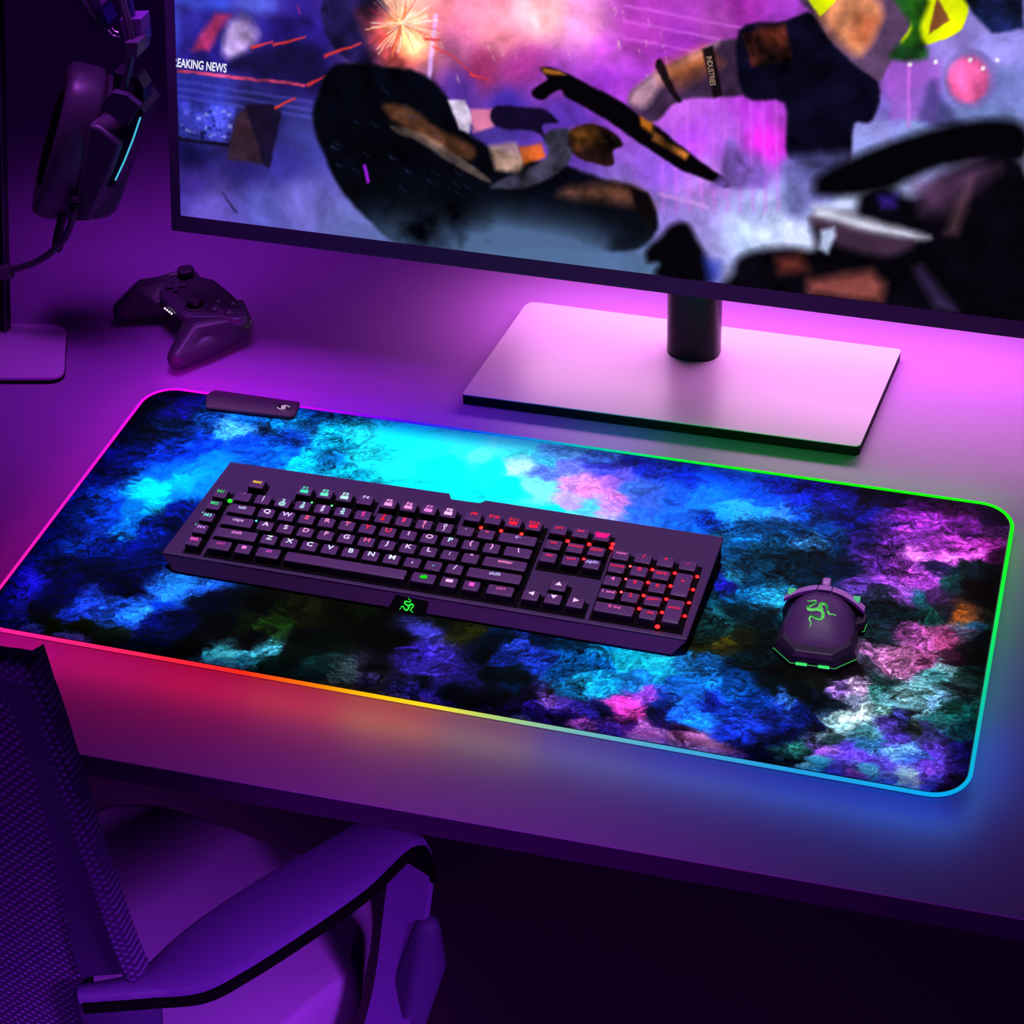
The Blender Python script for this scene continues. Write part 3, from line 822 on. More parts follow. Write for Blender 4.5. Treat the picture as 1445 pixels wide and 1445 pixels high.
# dark diagonal bar and banded beam
shape([(762, 95), (790, 100), (870, 140), (935, 185), (985, 225), (1028, 256), (1024, 266), (1000, 255), (960, 238), (900, 200), (840, 160), (800, 140), (790, 128), (765, 143), (750, 132), (762, 120), (772, 112)], (5, 3, 8), 0.003, 1.0, 0.002)
shape([(764, 95), (790, 100), (798, 106), (768, 104)], (190, 115, 35), 0.003, 0.9)
shape([(902, 162), (922, 172), (920, 188), (904, 178)], (200, 110, 30), 0.004, 0.9)
shape([(922, 184), (972, 218), (968, 226), (920, 198)], (120, 70, 30), 0.004, 0.9, 0.001, 0.9)
shape([(886, 142), (920, 104), (985, 72), (1040, 56), (1060, 100), (1050, 135), (962, 142), (925, 172), (906, 165)], (60, 38, 70), 0.004, 1, 0.003, 0.3)
shape([(888, 140), (922, 104), (985, 72), (1012, 62), (990, 82), (940, 112), (912, 150)], (215, 160, 185), 0.008, 0.8, 0.003, 0.2)
shape([(930, 92), (990, 72), (1010, 90), (960, 120), (935, 112)], (205, 110, 55), 0.020, 0.8, 0.004, 0.2)
shape([(925, 90), (934, 84), (952, 125), (962, 142), (952, 140), (930, 105)], (18, 10, 16), 0.002, 0.95)
shape([(990, 70), (1006, 64), (1020, 135), (1006, 138)], (18, 10, 16), 0.002, 0.95)
# broad dark block on the right with warm patch and yellow cloth shape
shape([(1040, 45), (1110, 30), (1150, 20), (1180, 60), (1240, 112), (1232, 170), (1208, 175), (1200, 225), (1180, 240), (1112, 220), (1108, 145), (1050, 138)], (10, 8, 28), 0.004, 1, 0.003, 0.5)
shape([(1112, 215), (1200, 218), (1190, 260), (1150, 300), (1125, 305), (1112, 270)], (95, 90, 160), 0.012, 0.75, 0.01, 0.3)
shape([(1045, 50), (1110, 36), (1120, 85), (1060, 95)], (60, 25, 22), 0.004, 0.9, 0.003, 1.0)
shape([(1070, 42), (1105, 38), (1108, 62), (1078, 66)], (150, 60, 40), 0.012, 0.6, 0.006, 0.5)
shape([(1135, -5), (1290, -5), (1250, 100), (1236, 112), (1180, 65), (1155, 28)], (85, 60, 95), 0.003, 1, 0.002, 0.2)
shape([(1158, 20), (1180, -5), (1230, -5), (1246, 22), (1228, 60), (1212, 75), (1180, 52)], (232, 145, 100), 0.012, 0.95, 0.004, 0.2)
shape([(1210, 20), (1246, 22), (1225, 62), (1205, 55)], (195, 95, 60), 0.012, 0.7, 0.003, 0.2)
shape([(1137, -5), (1185, -5), (1157, 24)], (235, 250, 10), 0.002, 1)
shape([(1290, -5), (1362, -5), (1358, 40), (1310, 62), (1272, 62), (1285, 35)], (236, 250, 10), 0.002, 1, 0.002)
shape([(1262, -5), (1312, -5), (1300, 40), (1308, 82), (1256, 80), (1286, 40)], (20, 70, 20), 0.006, 0.95, 0.003, 0.5)
shape([(1322, -5), (1340, 28), (1310, 48)], (130, 70, 45), 0.002, 0.95)
shape([(1362, -5), (1445, -5), (1445, 40), (1400, 45), (1375, 20)], (14, 22, 60), 0.004, 0.95, 0.004, 1.0)
# distant seated and standing haze figures
shape([(1018, 245), (1022, 205), (1032, 195), (1042, 206), (1055, 235), (1076, 236), (1080, 262), (1005, 265)], (110, 80, 170), 0.006, 0.8, 0.003, 0.4)
shape([(1300, 175), (1305, 140), (1310, 115), (1322, 113), (1330, 138), (1350, 165), (1355, 185)], (60, 55, 120), 0.008, 0.7, 0.003, 0.3)
# out-of-focus dark mass lower right, pale bar
shape([(1150, 262), (1160, 245), (1230, 212), (1300, 188), (1378, 170), (1446, 176), (1446, 226), (1380, 232), (1320, 240), (1240, 272), (1160, 276)], (4, 3, 8), 0.012, 1.0, 0.002)
shape([(1205, 300), (1215, 275), (1250, 262), (1290, 280), (1345, 240), (1446, 232), (1460, 460), (1035, 440), (1034, 385), (1050, 360), (1110, 348), (1150, 352), (1148, 315), (1160, 298)], (8, 5, 14), 0.012, 1.0, 0.003, 0.4)
shape([(1290, 262), (1370, 236), (1410, 240), (1330, 300), (1300, 300)], (95, 60, 100), 0.02, 0.8, 0.004)
shape([(1150, 296), (1160, 292), (1300, 330), (1300, 338), (1250, 334), (1155, 312)], (225, 225, 250), 0.010, 0.9)
shape([(1146, 306), (1240, 332), (1290, 345), (1250, 362), (1190, 350), (1160, 330)], (70, 45, 70), 0.010, 0.9)
shape([(1158, 325), (1176, 320), (1180, 332), (1168, 358), (1156, 352)], (200, 215, 255), 0.006, 0.95)
shape([(1140, 395), (1230, 380), (1250, 400), (1245, 425), (1140, 415)], (170, 85, 80), 0.014, 0.85, 0.003)
shape([(1095, 365), (1130, 360), (1140, 382), (1100, 385)], (120, 50, 40), 0.014, 0.8)
shape([(1240, 278), (1265, 275), (1262, 290), (1245, 292)], (70, 40, 190), 0.012, 0.8)
shape([(1335, 330), (1350, 290), (1370, 255), (1362, 300), (1350, 330)], (150, 100, 110), 0.012, 0.5)
shape([(1290, 380), (1300, 375), (1350, 440), (1320, 435)], (80, 60, 120), 0.012, 0.6)
shape([(912, 352), (932, 335), (948, 318), (972, 316), (988, 345), (1002, 375), (1000, 400), (928, 392), (930, 372), (914, 370)], (6, 3, 10), 0.008, 1.0, 0.003)
shape([(992, 362), (1018, 368), (1016, 398), (998, 398)], (60, 75, 210), 0.010, 0.7)
lin = to_lin(img)
def conv(u, v):
    P0 = np.array(MP(0, 0, -0.0002))
    return P0[None] + u[:, None] * np.array(EX)[None] + v[:, None] * np.array(EY)[None]
base = np.array(mon.location)
me = grid_mesh('screen', U, V, lambda u, v: conv(u, v) - base, lin)
me.materials.append(attr_mat('screen_pixels', 1.0, 0.35))
scr = bpy.data.objects.new('screen', me)
COL.objects.link(scr)
scr.parent = mon
tag(scr, 'lit screen with violet street, smoke and dark shapes')
# headline on the billboard in the picture
M_text = glow('screen_text_white', (235, 232, 250), 1.0)
def screen_text(s, px, py, size, xs, shear, name, m, k=-0.012):
    me = text_mesh(s, size, xs, 0, shear)
    t = bpy.data.objects.new(name, me.copy())
    t.data.materials.append(m)
    COL.objects.link(t)
    t.parent = scr
    u, v = px2uv(px, py)
    p = MP(u, v, 0.0004)
    t.matrix_local = Matrix.Translation(p - Vector(base)) @ Matrix((EX, EY, EN)).transposed().to_4x4() @ Matrix.Rotation(k, 4, 'Z')
screen_text('REAKING NEWS', 281.5, 92.5, 0.0125, 0.66, 0.12, 'headline', M_text)
screen_text('INDUSTRIES', 1003, 100, 0.0075, 0.7, 0, 'band_lettering', glow('band_text', (150, 120, 110), 1.0), -1.35)

# stand
def rbox(name, x0, y0, x1, y1, z0, z1, r, m, parent, bev=0.0):
    bm = bmesh.new()
    prism(bm, [Vector((x, y, z0)) for x, y in rrect(x0, y0, x1, y1, r, 6)], (0, 0, z1 - z0))
    return obj(name, bm, m, parent, bevel=bev)
tb = [at(745, 425, .0125), at(1272, 493, .0125), at(1213, 630, .0125), at(652, 556, .0125)]
def round_poly(P, rs, k=6):
    out = []
    n = len(P)
    for i in range(n):
        a, b, c_ = P[i - 1], P[i], P[(i + 1) % n]
        r = rs[i]
        u = (a - b).normalized() * r
        v = (c_ - b).normalized() * r
        for j in range(k + 1):
            t = j / k
            out.append((b + u) * (1 - t) ** 2 + 2 * b * t * (1 - t) + (b + v) * t * t)
    return out
rp = round_poly(tb, [.012, .004, .006, .002])
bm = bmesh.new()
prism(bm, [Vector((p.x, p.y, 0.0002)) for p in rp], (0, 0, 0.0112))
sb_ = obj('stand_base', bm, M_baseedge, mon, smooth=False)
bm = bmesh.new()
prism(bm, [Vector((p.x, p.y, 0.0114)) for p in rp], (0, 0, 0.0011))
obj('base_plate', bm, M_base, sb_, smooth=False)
cc = at(975, 505, .0125)
colx, coly = (at(936, 505, .0125).x + at(1015, 500, .0125).x) / 2, cc.y + 0.004
bm = bmesh.new()
rings = []
for z in (0.0126, 0.30):
    ring = []
    for k in range(40):
        t = 2 * math.pi * k / 40
        c_, s_ = math.cos(t), math.sin(t)
        ring.append(Vector((colx + 0.0285 * (abs(c_) ** 0.75) * (1 if c_ > 0 else -1), coly + 0.012 + 0.022 * (abs(s_) ** 0.8) * (1 if s_ > 0 else -1), z)))
    rings.append(ring)
loft(bm, rings)
obj('stand_column', bm, M_gloss, mon)
bm = bmesh.new()
box(bm, (colx - 0.04, 0.355, 0.24), (colx + 0.04, 0.40, 0.34))
obj('mount_bracket', bm, M_baseedge, mon, bevel=0.004)

# ================================================================== KEYBOARD
kb = empty('gaming_keyboard', (-0.055, -0.015, ZP), 'dark full-size keyboard with colourful backlit keys lying on the mouse pad', 'keyboard')
TA = math.atan2(0.014, 0.133)
def kz(y): return 0.022 + (y + 0.081) * (0.014 / 0.133)
top = [(-0.311, -0.081), (0.1925, -0.0825), (0.1975, 0.0500), (-0.0330, 0.0515), (-0.0368, 0.0468), (-0.0655, 0.0462), (-0.0693, 0.0533), (-0.2950, 0.0515)]
def inset(p, side, back, front):
    x, y = p
    x2 = x + (side if x < -0.2 else (-side if x > 0.15 else 0))
    y2 = y - back if y > 0 else y - front
    return (x2, y2)
bm = bmesh.new()
r0 = [Vector((x, y, kz(y))) for x, y in top]
r1 = [Vector((x, y, kz(y) - 0.0022)) for x, y in top]
def low_ring(z, side, back, front):
    return [Vector((*inset(p, side, back, front), z)) for p in top]
loft(bm, [low_ring(0.0062, 0.0125, 0.001, 0.006), r1, [v.copy() for v in r0]])
obj('case', bm, M_kb, kb, smooth=False, bevel=0.0009)
# rear side wedge and feet
bm = bmesh.new()
prism(bm, [Vector((0.186, 0.010, 0.0055)), Vector((0.186, 0.047, 0.0055)), Vector((0.186, 0.047, 0.033)), Vector((0.186, 0.010, 0.028))], (0.0100, 0, 0))
obj('side_wedge', bm, M_well, kb, smooth=False)
for x in (-0.27, 0.16):
    for y in (-0.07, 0.035):
        bm = bmesh.new()
        box(bm, (x - 0.012, y - 0.004, ZP + 0.0002), (x + 0.012, y + 0.004, 0.0068))
        obj('foot', bm, M_well, kb, smooth=False)

UX, UY = 0.02026, 0.0166
X0 = -0.2687
KT = Matrix.Rotation(TA, 4, 'X')
def well(name, pts):
    bm = bmesh.new()
    prism(bm, [Vector((x, y, kz(y) + 0.00005)) for x, y in pts], (0, 0, 0.0004))
    obj(name, bm, M_well, kb, smooth=False)
def rct(x0, y0, x1, y1): return [(x0, y0), (x1, y0), (x1, y1), (x0, y1)]
ROW = {'f': 0.0190, 'n': -0.0012, 'q': -0.0178, 'a': -0.0344, 'z': -0.0510, 's': -0.0676}
hy = UY / 2
well('key_well', rct(X0 - 0.0016, ROW['s'] - hy - 0.002, X0 + 15 * UX + 0.0012, ROW['n'] + hy + 0.001))
well('key_well', rct(X0 - 0.0225, ROW['s'] - hy - 0.001, X0 - 0.0045, ROW['n'] + hy + 0.001))
well('key_well', rct(0.0385, ROW['q'] - hy - 0.002, 0.1005, ROW['f'] + hy))
well('key_well', rct(0.1025, ROW['s'] - hy - 0.002, 0.1872, ROW['n'] + hy))
well('key_well', [(0.0370, ROW['s'] - hy - 0.002), (0.0985, ROW['s'] - hy - 0.002), (0.0985, ROW['s'] + hy), (0.0782, ROW['s'] + hy), (0.0782, ROW['z'] + hy), (0.0570, ROW['z'] + hy), (0.0570, ROW['s'] + hy), (0.0370, ROW['s'] + hy)])
for a, b in ((-0.262, -0.243), (-0.2135, -0.1315), (-0.1285, -0.0480), (-0.0445, 0.0365)):
    well('key_well', rct(a, ROW['f'] - hy - 0.0015, b, ROW['f'] + hy - 0.001))

_cap = {}
def cap_mesh(wu, hu=1.0):
    key = (wu, hu)
    if key in _cap: return _cap[key]
    w_ = wu * UX - 0.0034
    d = hu * UY - 0.0030
    H = 0.0090
    bm = bmesh.new()
    rings = []
    for z, iw, idf, idb in ((0.0006, 0, 0, 0), (0.003, 0.0004, 0.0003, 0.0003), (H - 0.0012, 0.0008, 0.0006, 0.0012), (H - 0.0002, 0.0011, 0.0009, 0.0015), (H, 0.0017, 0.0014, 0.0021)):
        rings.append([Vector((x, y, z)) for x, y in rrect(-w_ / 2 + iw, -d / 2 + idf, w_ / 2 - iw, d / 2 - idb, 0.0012, 3)])
    R = [[bm.verts.new(p) for p in r] for r in rings]
    n = len(R[0])
    for i in range(len(R) - 1):
        for j in range(n):
            bm.faces.new((R[i][j], R[i][(j + 1) % n], R[i + 1][(j + 1) % n], R[i + 1][j]))
    bm.faces.new(R[0][::-1])
    # dished top
    inner = [bm.verts.new(Vector((p.x * 0.55, p.y * 0.55, H - 0.0004))) for p in rings[-1]]
    for j in range(n):
        bm.faces.new((R[-1][j], R[-1][(j + 1) % n], inner[(j + 1) % n], inner[j]))
    bm.faces.new(inner)
    bmesh.ops.recalc_face_normals(bm, faces=bm.faces)
    me = bpy.data.meshes.new('keycap')
    bm.to_mesh(me)
    bm.free()
    me.materials.append(M_key)
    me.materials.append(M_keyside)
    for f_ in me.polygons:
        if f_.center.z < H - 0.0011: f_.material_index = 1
    me.polygons.foreach_set('use_smooth', [True] * len(me.polygons))
    me.set_sharp_from_angle(angle=math.radians(50))
    _cap[key] = me
    return me
_gm = {}
def gmat(rgb):
    if rgb not in _gm: _gm[rgb] = glow('key_legend_light', rgb, 1.1)
    return _gm[rgb]
_lm = {}
def icon_box(w_, h_):
    bm = bmesh.new()
    prism(bm, [Vector((x, y, 0)) for x, y in rrect(-w_ / 2, -h_ / 2, w_ / 2, h_ / 2, 0.0006, 3)], (0, 0, 0.0002))
    me = bpy.data.meshes.new('icon')
    bm.to_mesh(me)
    bm.free()
    return me
def key(x, row, wu=1.0, text='', rgb=(220, 190, 250), size=0.0052, hu=1.0, sub=None, icon=None, y=None, dy=0.0018, dx=0.0):
    yy = ROW[row] if y is None else y
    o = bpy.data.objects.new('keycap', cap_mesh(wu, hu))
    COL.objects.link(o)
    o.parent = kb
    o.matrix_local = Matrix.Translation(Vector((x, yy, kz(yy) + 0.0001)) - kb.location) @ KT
    def leg(s, ly, rgb_, sz, name='legend'):
        k = (s, sz, rgb_)
        if k not in _lm:
            me = text_mesh(s, sz * 1.28, 1.2).copy()
            me.materials.append(gmat(rgb_))
            _lm[k] = me
        t = bpy.data.objects.new(name, _lm[k])
        COL.objects.link(t)
        t.parent = o
        t.location = (dx, ly, 0.00915)
    if text: leg(text, dy, rgb, size)
    if sub: leg(sub, dy - 0.0040, rgb, size)
    if icon:
        iw, ih, iy = icon
        k = ('icon', iw, ih, rgb)
        if k not in _lm:
            me = icon_box(iw, ih)
            me.materials.append(gmat(rgb))
            _lm[k] = me
        t = bpy.data.objects.new('key_icon', _lm[k])
        COL.objects.link(t)
        t.parent = o
        t.location = (dx, iy, 0.00900)
W_ = (225, 205, 255)
PK = (250, 140, 200)
RD = (250, 35, 60)
CY = (190, 240, 250)
VI = (200, 150, 235)
MG = (255, 60, 180)
# function row
key(-0.2525, 'f', 1, 'esc', (255, 205, 60), 0.0046)
for i, (x, c_, ic) in enumerate(((-0.2032, (70, 225, 185), 1), (-0.1828, (110, 235, 205), 1), (-0.1624, (190, 245, 240), 1), (-0.1420, (205, 190, 240), 0),
                                 (-0.1181, (245, 160, 235), 1), (-0.0982, (250, 150, 225), 1), (-0.0783, (235, 130, 225), 1), (-0.0585, (255, 195, 250), 1),
                                 (-0.0342, RD, 0), (-0.0146, RD, 0), (0.0051, RD, 2), (0.0247, (255, 30, 70), 1))):
    key(x, 'f', 1, 'F%d' % (i + 1), c_, 0.0043, icon=(0.0078, 0.0040, -0.0014) if ic else None, dy=0.0030)
# number row
num = [('~', '`'), ('!', '1'), ('@', '2'), ('#', '3'), ('$', '4'), ('%', '5'), ('^', '6'), ('&', '7'), ('*', '8'), ('(', '9'), (')', '0'), ('_', '-'), ('+', '=')]
ncol = [VI, (220, 190, 255), CY, CY, W_, CY, MG, RD, (250, 60, 130), PK, W_, VI, (240, 80, 140)]
for i, ((a, b), c_) in enumerate(zip(num, ncol)):
    key(X0 + (i + .5) * UX, 'n', 1, b, c_, 0.0046, sub=a if i not in (0, 11, 12) else None, dy=0.0024)
key(X0 + 14 * UX, 'n', 2, '\u2190', VI, 0.005)
# letters
key(X0 + .75 * UX, 'q', 1.5, 'tab', (190, 200, 235), 0.0042)
for i, ch in enumerate('QWERTYUIOP'):
    c_ = {'Q': (240, 215, 250), 'W': W_, 'E': (250, 90, 135), 'R': (245, 150, 200), 'T': (245, 120, 170), 'Y': RD, 'U': (245, 60, 90), 'P': CY}.get(ch, (240, 190, 240))
    key(X0 + (2 + i) * UX, 'q', 1, ch, c_, 0.0058)
key(X0 + 12 * UX, 'q', 1, '{', (240, 170, 230), 0.0058)
key(X0 + 13 * UX, 'q', 1, '}', (240, 170, 230), 0.0058)
key(X0 + 14.25 * UX, 'q', 1.5, '\\', (245, 190, 235), 0.0058)
key(X0 + .875 * UX, 'a', 1.75, 'caps', (210, 170, 225), 0.0042)
for i, ch in enumerate('ASDFGHJKL'):
    c_ = {'H': (245, 100, 150), 'D': (245, 160, 215), 'F': (245, 165, 220)}.get(ch, (235, 215, 255))
    key(X0 + (2.25 + i) * UX, 'a', 1, ch, c_, 0.0058)
key(X0 + 11.25 * UX, 'a', 1, ':', W_, 0.0058)
key(X0 + 12.25 * UX, 'a', 1, '"', (240, 160, 220), 0.0058)
key(X0 + 13.875 * UX, 'a', 2.25, 'enter', (245, 140, 200), 0.0042)
key(X0 + 1.125 * UX, 'z', 2.25, 'shift', (220, 130, 215), 0.0042)
for i, ch in enumerate('ZXCVBNM'):
    key(X0 + (2.75 + i) * UX, 'z', 1, ch, (225, 235, 255), 0.0058)
for i, (a, c_) in enumerate(((',', W_), ('.', (110, 230, 200)), ('/', W_))):
    key(X0 + (9.75 + i) * UX, 'z', 1, a, c_, 0.0062)
key(X0 + 13.625 * UX, 'z', 2.75, 'shift', (190, 185, 235), 0.0042)
key(X0 + .65 * UX, 's', 1.3, 'ctrl', (200, 70, 170), 0.0040)
key(X0 + 1.825 * UX, 's', 1.0, '', (255, 130, 220), icon=(0.0044, 0.0036, 0.0016))
key(X0 + 3.05 * UX, 's', 1.35, 'alt', (200, 80, 190), 0.0040)
key(X0 + 6.80 * UX, 's', 6.05, '')
ka = 10.55
key(X0 + ka * UX, 's', 1.35, 'alt', (40, 225, 40), 0.0042)
_o = COL.objects[-1]
bm = bmesh.new()
yy = ROW['s']
pos = Vector((X0 + (ka + .0) * UX, yy, kz(yy) + 0.0093))
sphere(bm, pos + Vector((0.0, -0.0008, 0.0002)), 0.0036, (1, 0.62, 0.12), 20)
obj('fn_light', bm, glow('green_fn_light', (25, 215, 25), 1.0), kb)
key(X0 + 11.75 * UX, 's', 1.0, '', (250, 190, 240), icon=(0.0068, 0.0034, 0.0012))
key(X0 + 12.80 * UX, 's', 1.0, '', (255, 90, 215), icon=(0.0048, 0.0042, 0.0012))
key(X0 + 14.15 * UX, 's', 1.45, 'ctrl', (215, 90, 170), 0.0040)
# macro keys
for i, c_ in enumerate(((50, 200, 90), (60, 220, 130), (120, 220, 210), (180, 130, 220), (255, 90, 200))):
    key(X0 - 0.0135, 'nqazs'[i], 0.92, 'M%d' % (i + 1), c_, 0.0042)
# navigation
NX = (0.0490, 0.0698, 0.0900)
for x, s_, c_ in zip(NX, ('prt', 'scr', 'pause'), ((230, 40, 90), (240, 60, 110), (255, 25, 140))):
    key(x, 'f', 1, s_, c_, 0.0040, icon=(0.0105, 0.0050, 0.0) if s_ == 'pause' else None, dy=0.0030 if s_ == 'pause' else 0.0022)
for x, s_ in zip(NX, ('ins', 'home', 'pgup')): key(x, 'n', 1, s_, (235, 45, 85), 0.0038, dy=0.0022)
for x, s_, c_ in zip(NX, ('del', 'end', 'pgdn'), ((225, 50, 100), (225, 50, 100), (190, 170, 250))): key(x, 'q', 1, s_, c_, 0.0038, dy=0.0022)
for x, r_, s_ in ((0.0675, 'z', '\u25b2'), (0.0465, 's', '\u25c0'), (0.0673, 's', '\u25bc'), (0.0880, 's', '\u25b6')):
    key(x, r_, 1, s_, (235, 200, 245), 0.0042)
# number pad
PXS = [0.1132 + i * 0.0207 for i in range(4)]
pads = [('n', ('num', '/', '*', '-')), ('q', ('home', '8', 'pgup', '+')), ('a', ('4', '5', '6', None)), ('z', ('1 end', '2', 'pgdn', 'enter'))]
for r_, ks in pads:
    for i, s_ in enumerate(ks):
        if s_ is None: continue
        tall = s_ in ('+', 'enter')
        yy = ROW[r_] - UY / 2 if tall else ROW[r_]
        c_ = (235, 40, 90) if i or r_ == 'q' else (235, 110, 190)
        key(PXS[i], r_, 1.0, s_, c_, 0.0036 if len(s_) > 1 else 0.0050, hu=2.0 if tall else 1.0, y=yy, dy=0.0022 if not tall else 0.004)
key((PXS[0] + PXS[1]) / 2, 's', 2.0, '0 ins', (235, 90, 170), 0.0040)
key(PXS[2], 's', 1.0, '. del', (235, 40, 90), 0.0036)
# lamps glowing between the keys
_ls = {}
def spot(x, y, rgb, r=0.0021):
    k = (rgb, r)
    if k not in _ls:
        bm = bmesh.new()
        sphere(bm, (0, 0, 0), r, (1, 1, 0.6), 12)
        me = bpy.data.meshes.new('key_lamp')
        bm.to_mesh(me)
        bm.free()
        me.materials.append(glow('key_lamp_light', rgb, 7.0))
        _ls[k] = me
    o = bpy.data.objects.new('key_lamp', _ls[k])
    COL.objects.link(o)
    o.parent = kb
    o.location = Vector((x, y, kz(y) + 0.0042)) - kb.location
RR = (255, 20, 25)
ry = lambda a, b: (ROW[a] + ROW[b]) / 2
for i in range(4):
    x = PXS[i] + 0.01035
    for j, (a, b) in enumerate((('n', 'q'), ('q', 'a'), ('a', 'z'), ('z', 's'))):
        if i == 0 and j == 3: continue
        spot(x, ry(a, b), RR if i else (250, 50, 60), 0.0017 if i else 0.0012)
spot(PXS[2] + 0.0103, ROW['s'] - 0.0093, RR, 0.0022)
for x in (0.0594, 0.0799, 0.1010): spot(x, ry('f', 'n') + 0.001, RR, 0.0019)
spot(0.1010, ROW['f'] - 0.004, RR, 0.0018)
spot(0.0799, ry('n', 'q'), (220, 20, 30), 0.0015)
for x in (-0.0244, -0.0048, 0.0149): spot(x, ry('f', 'n') + 0.001, (230, 25, 20), 0.0018)
for x in (-0.1930, -0.1726): spot(x, ry('f', 'n'), (60, 220, 90), 0.0009)
spot(X0 - 0.0030, ry('n', 'q') + 0.004, (20, 190, 20), 0.0022)
for x, a, b, c_ in ((X0 + 1.6 * UX, 'q', 'a', (60, 190, 190)), (X0 + 1.9 * UX, 'a', 'z', (60, 190, 190)), (X0 - 0.0225, 'q', 'a', (30, 150, 60)), (X0 - 0.0225, 'a', 'z', (30, 150, 60))):
    spot(x, ry(a, b), c_, 0.0009)

# emblem (three curling snakes) shared by keyboard and mouse; coordinates in photo-crop units
SN = [[(555, 410), (590, 425), (635, 418), (650, 445), (605, 470), (570, 485), (575, 512), (620, 520), (680, 505), (705, 470)],
      [(868, 552), (825, 548), (792, 552), (772, 520), (765, 475), (735, 450), (700, 462), (692, 492), (715, 520)],
      [(595, 658), (605, 628), (585, 598), (610, 575), (660, 592), (705, 595), (728, 568), (712, 530), (650, 512)]]
def snake_curves(scale, rot=0.0):
    out = []
    for s_ in SN:
        P = []
        for x, y in s_:
            a = (x - 690) * scale
            b = -(y - 515) * scale * 1.5
            P.append((a * math.cos(rot) - b * math.sin(rot), a * math.sin(rot) + b * math.cos(rot)))
        out.append(P)
    return out
# front badge
fp = [(559, 839), (605, 849), (600, 873), (546, 861)]
def front_pt(px, py, off=0.0):
    """point on the sloping front face of the case"""
    A = Vector((0, -0.0818, kz(-0.0818) - 0.0022))
    B = Vector((0, -0.0880, 0.0062))
    n = Vector((1, 0, 0)).cross(B - A).normalized()
    if n.y > 0: n = -n
    d = ray(px, py)
    s_ = (A - CAM).dot(n) / d.dot(n)
    return CAM + d * s_ + n * off, n
q = [front_pt(*p, 0.0001) for p in fp]
n_ = q[0][1]
bm = bmesh.new()
prism(bm, [v for v, _ in q], n_ * 0.0006)
bd = obj('badge_panel', bm, M_well, kb, smooth=False)
c0, _ = front_pt(577, 855, 0.0009)
vup = n_.cross(Vector((1, 0, 0)))
if vup.z < 0: vup = -vup
bm = bmesh.new()
for P in snake_curves(0.0000455, math.radians(-35)):
    pts = catmull([c0 + Vector((1, 0, 0)) * a * 0.95 + vup * b * 0.85 for a, b in P], 3)
    n = len(pts)
    tube(bm, pts, 0.001, 6, taper=[0.0002 + 0.0006 * min(1, i / n * 1.6) for i in range(n)])
obj('emblem', bm, glow('emblem_green', (40, 220, 60), 1.1), bd)

# ================================================================== COMPUTER MOUSE
mr = at(1147, 938, 0.008)
mf = at(1165, 838, 0.020)
FW = Vector((mf.x - mr.x, mf.y - mr.y, 0))
ML = FW.length
FW.normalize()
RT = Vector((FW.y, -FW.x, 0))
ms = empty('computer_mouse', (mr.x, mr.y, ZP), 'dark violet gaming mouse with green light edging and snake emblem on the mat', 'mouse')
def mp(x, t, z):
    return Vector((mr.x, mr.y, ZP)) + RT * x + FW * (t * ML) + Vector((0, 0, z))
STN = [(.015, .0195, .010), (.06, .0245, .0155), (.14, .0300, .0225), (.28, .0335, .0300), (.42, .0335, .0338), (.56, .0322, .0345), (.70, .0306, .0332), (.80, .0300, .0310), (.88, .0295, .0285)]
def interp(t, k):
    T = [s[0] for s in STN]
    return float(np.interp(t, T, [s[k] for s in STN]))
def dome_z(x, t):
    w_, h = interp(t, 1), interp(t, 2)
    c_ = min(1, abs(x) / w_)
    return 0.006 + (h - 0.006) * (1 - c_ ** 2.6) ** 0.62
bm = bmesh.new()
rings = []
ts = np.linspace(.015, .88, 22)
for t in ts:
    w_ = interp(t, 1)
    ring = [mp(w_ * math.cos(a), t + (-0.06 if t > .7 else 0.0) * abs(math.cos(a)) ** 2 * (t - .7) / .18, dome_z(w_ * math.cos(a), t)) for a in np.linspace(0, math.pi, 29)]
    ring += [mp(-w_ * 0.96, t, 0.003), mp(w_ * 0.96, t, 0.003)]
    rings.append(ring)
loft(bm, rings)
obj('palm_shell', bm, M_mouse, ms, angle=55)
# side skirt / base
def mring(pts, z, k=1.0):
    return [mp(x * k, y, z) for x, y in pts]
base_o = [(-.0195, -.03), (.0195, -.03), (.0365, .17), (.0350, .50), (.0325, .66), (.0375, .80), (.0345, .96), (.012, 1.02), (-.012, 1.02), (-.0345, .96), (-.0365, .80), (-.0315, .66), (-.0350, .50), (-.0365, .17)]
bm = bmesh.new()
loft(bm, [mring(base_o, .0004), mring(base_o, .0050), mring([(x * .93, y * .985 + .004) for x, y in base_o], .0130), mring([(x * .80, y * .95 + .02) for x, y in base_o], .0185)])
obj('side_skirt', bm, M_mousedark, ms, smooth=False, bevel=0.0008)
M_green = glow('mouse_green_light', (60, 225, 110), 1.1)
M_greend = glow('mouse_green_line', (60, 190, 90), 0.8)
for seg_ in ([base_o[i] for i in (13, 0, 1, 2)], [base_o[i] for i in (4, 5)] and [(.0335, .60), (.0385, .62), (.0395, .74)]):
    bm = bmesh.new()
    tube(bm, mring(seg_, .0050, 1.006), 0.00035, 6)
    obj('edge_light', bm, M_greend, ms)
bm = bmesh.new()
loft(bm, [mring([(.0300, .56), (.0385, .62), (.0395, .74), (.0330, .80)], z) for z in (.0045, .016)])
obj('side_fin', bm, M_mousedark, ms, smooth=False, bevel=0.0008)
for s in (-1, 1):
    bm = bmesh.new()
    a = mp(s * .0098 - .0048, -.036, .0056)
    b = mp(s * .0098 + .0048, -.036, .0056)
    tube(bm, [a, a.lerp(b, .5), b], 0.0013, 10)
    obj('tail_light', bm, M_green, ms)
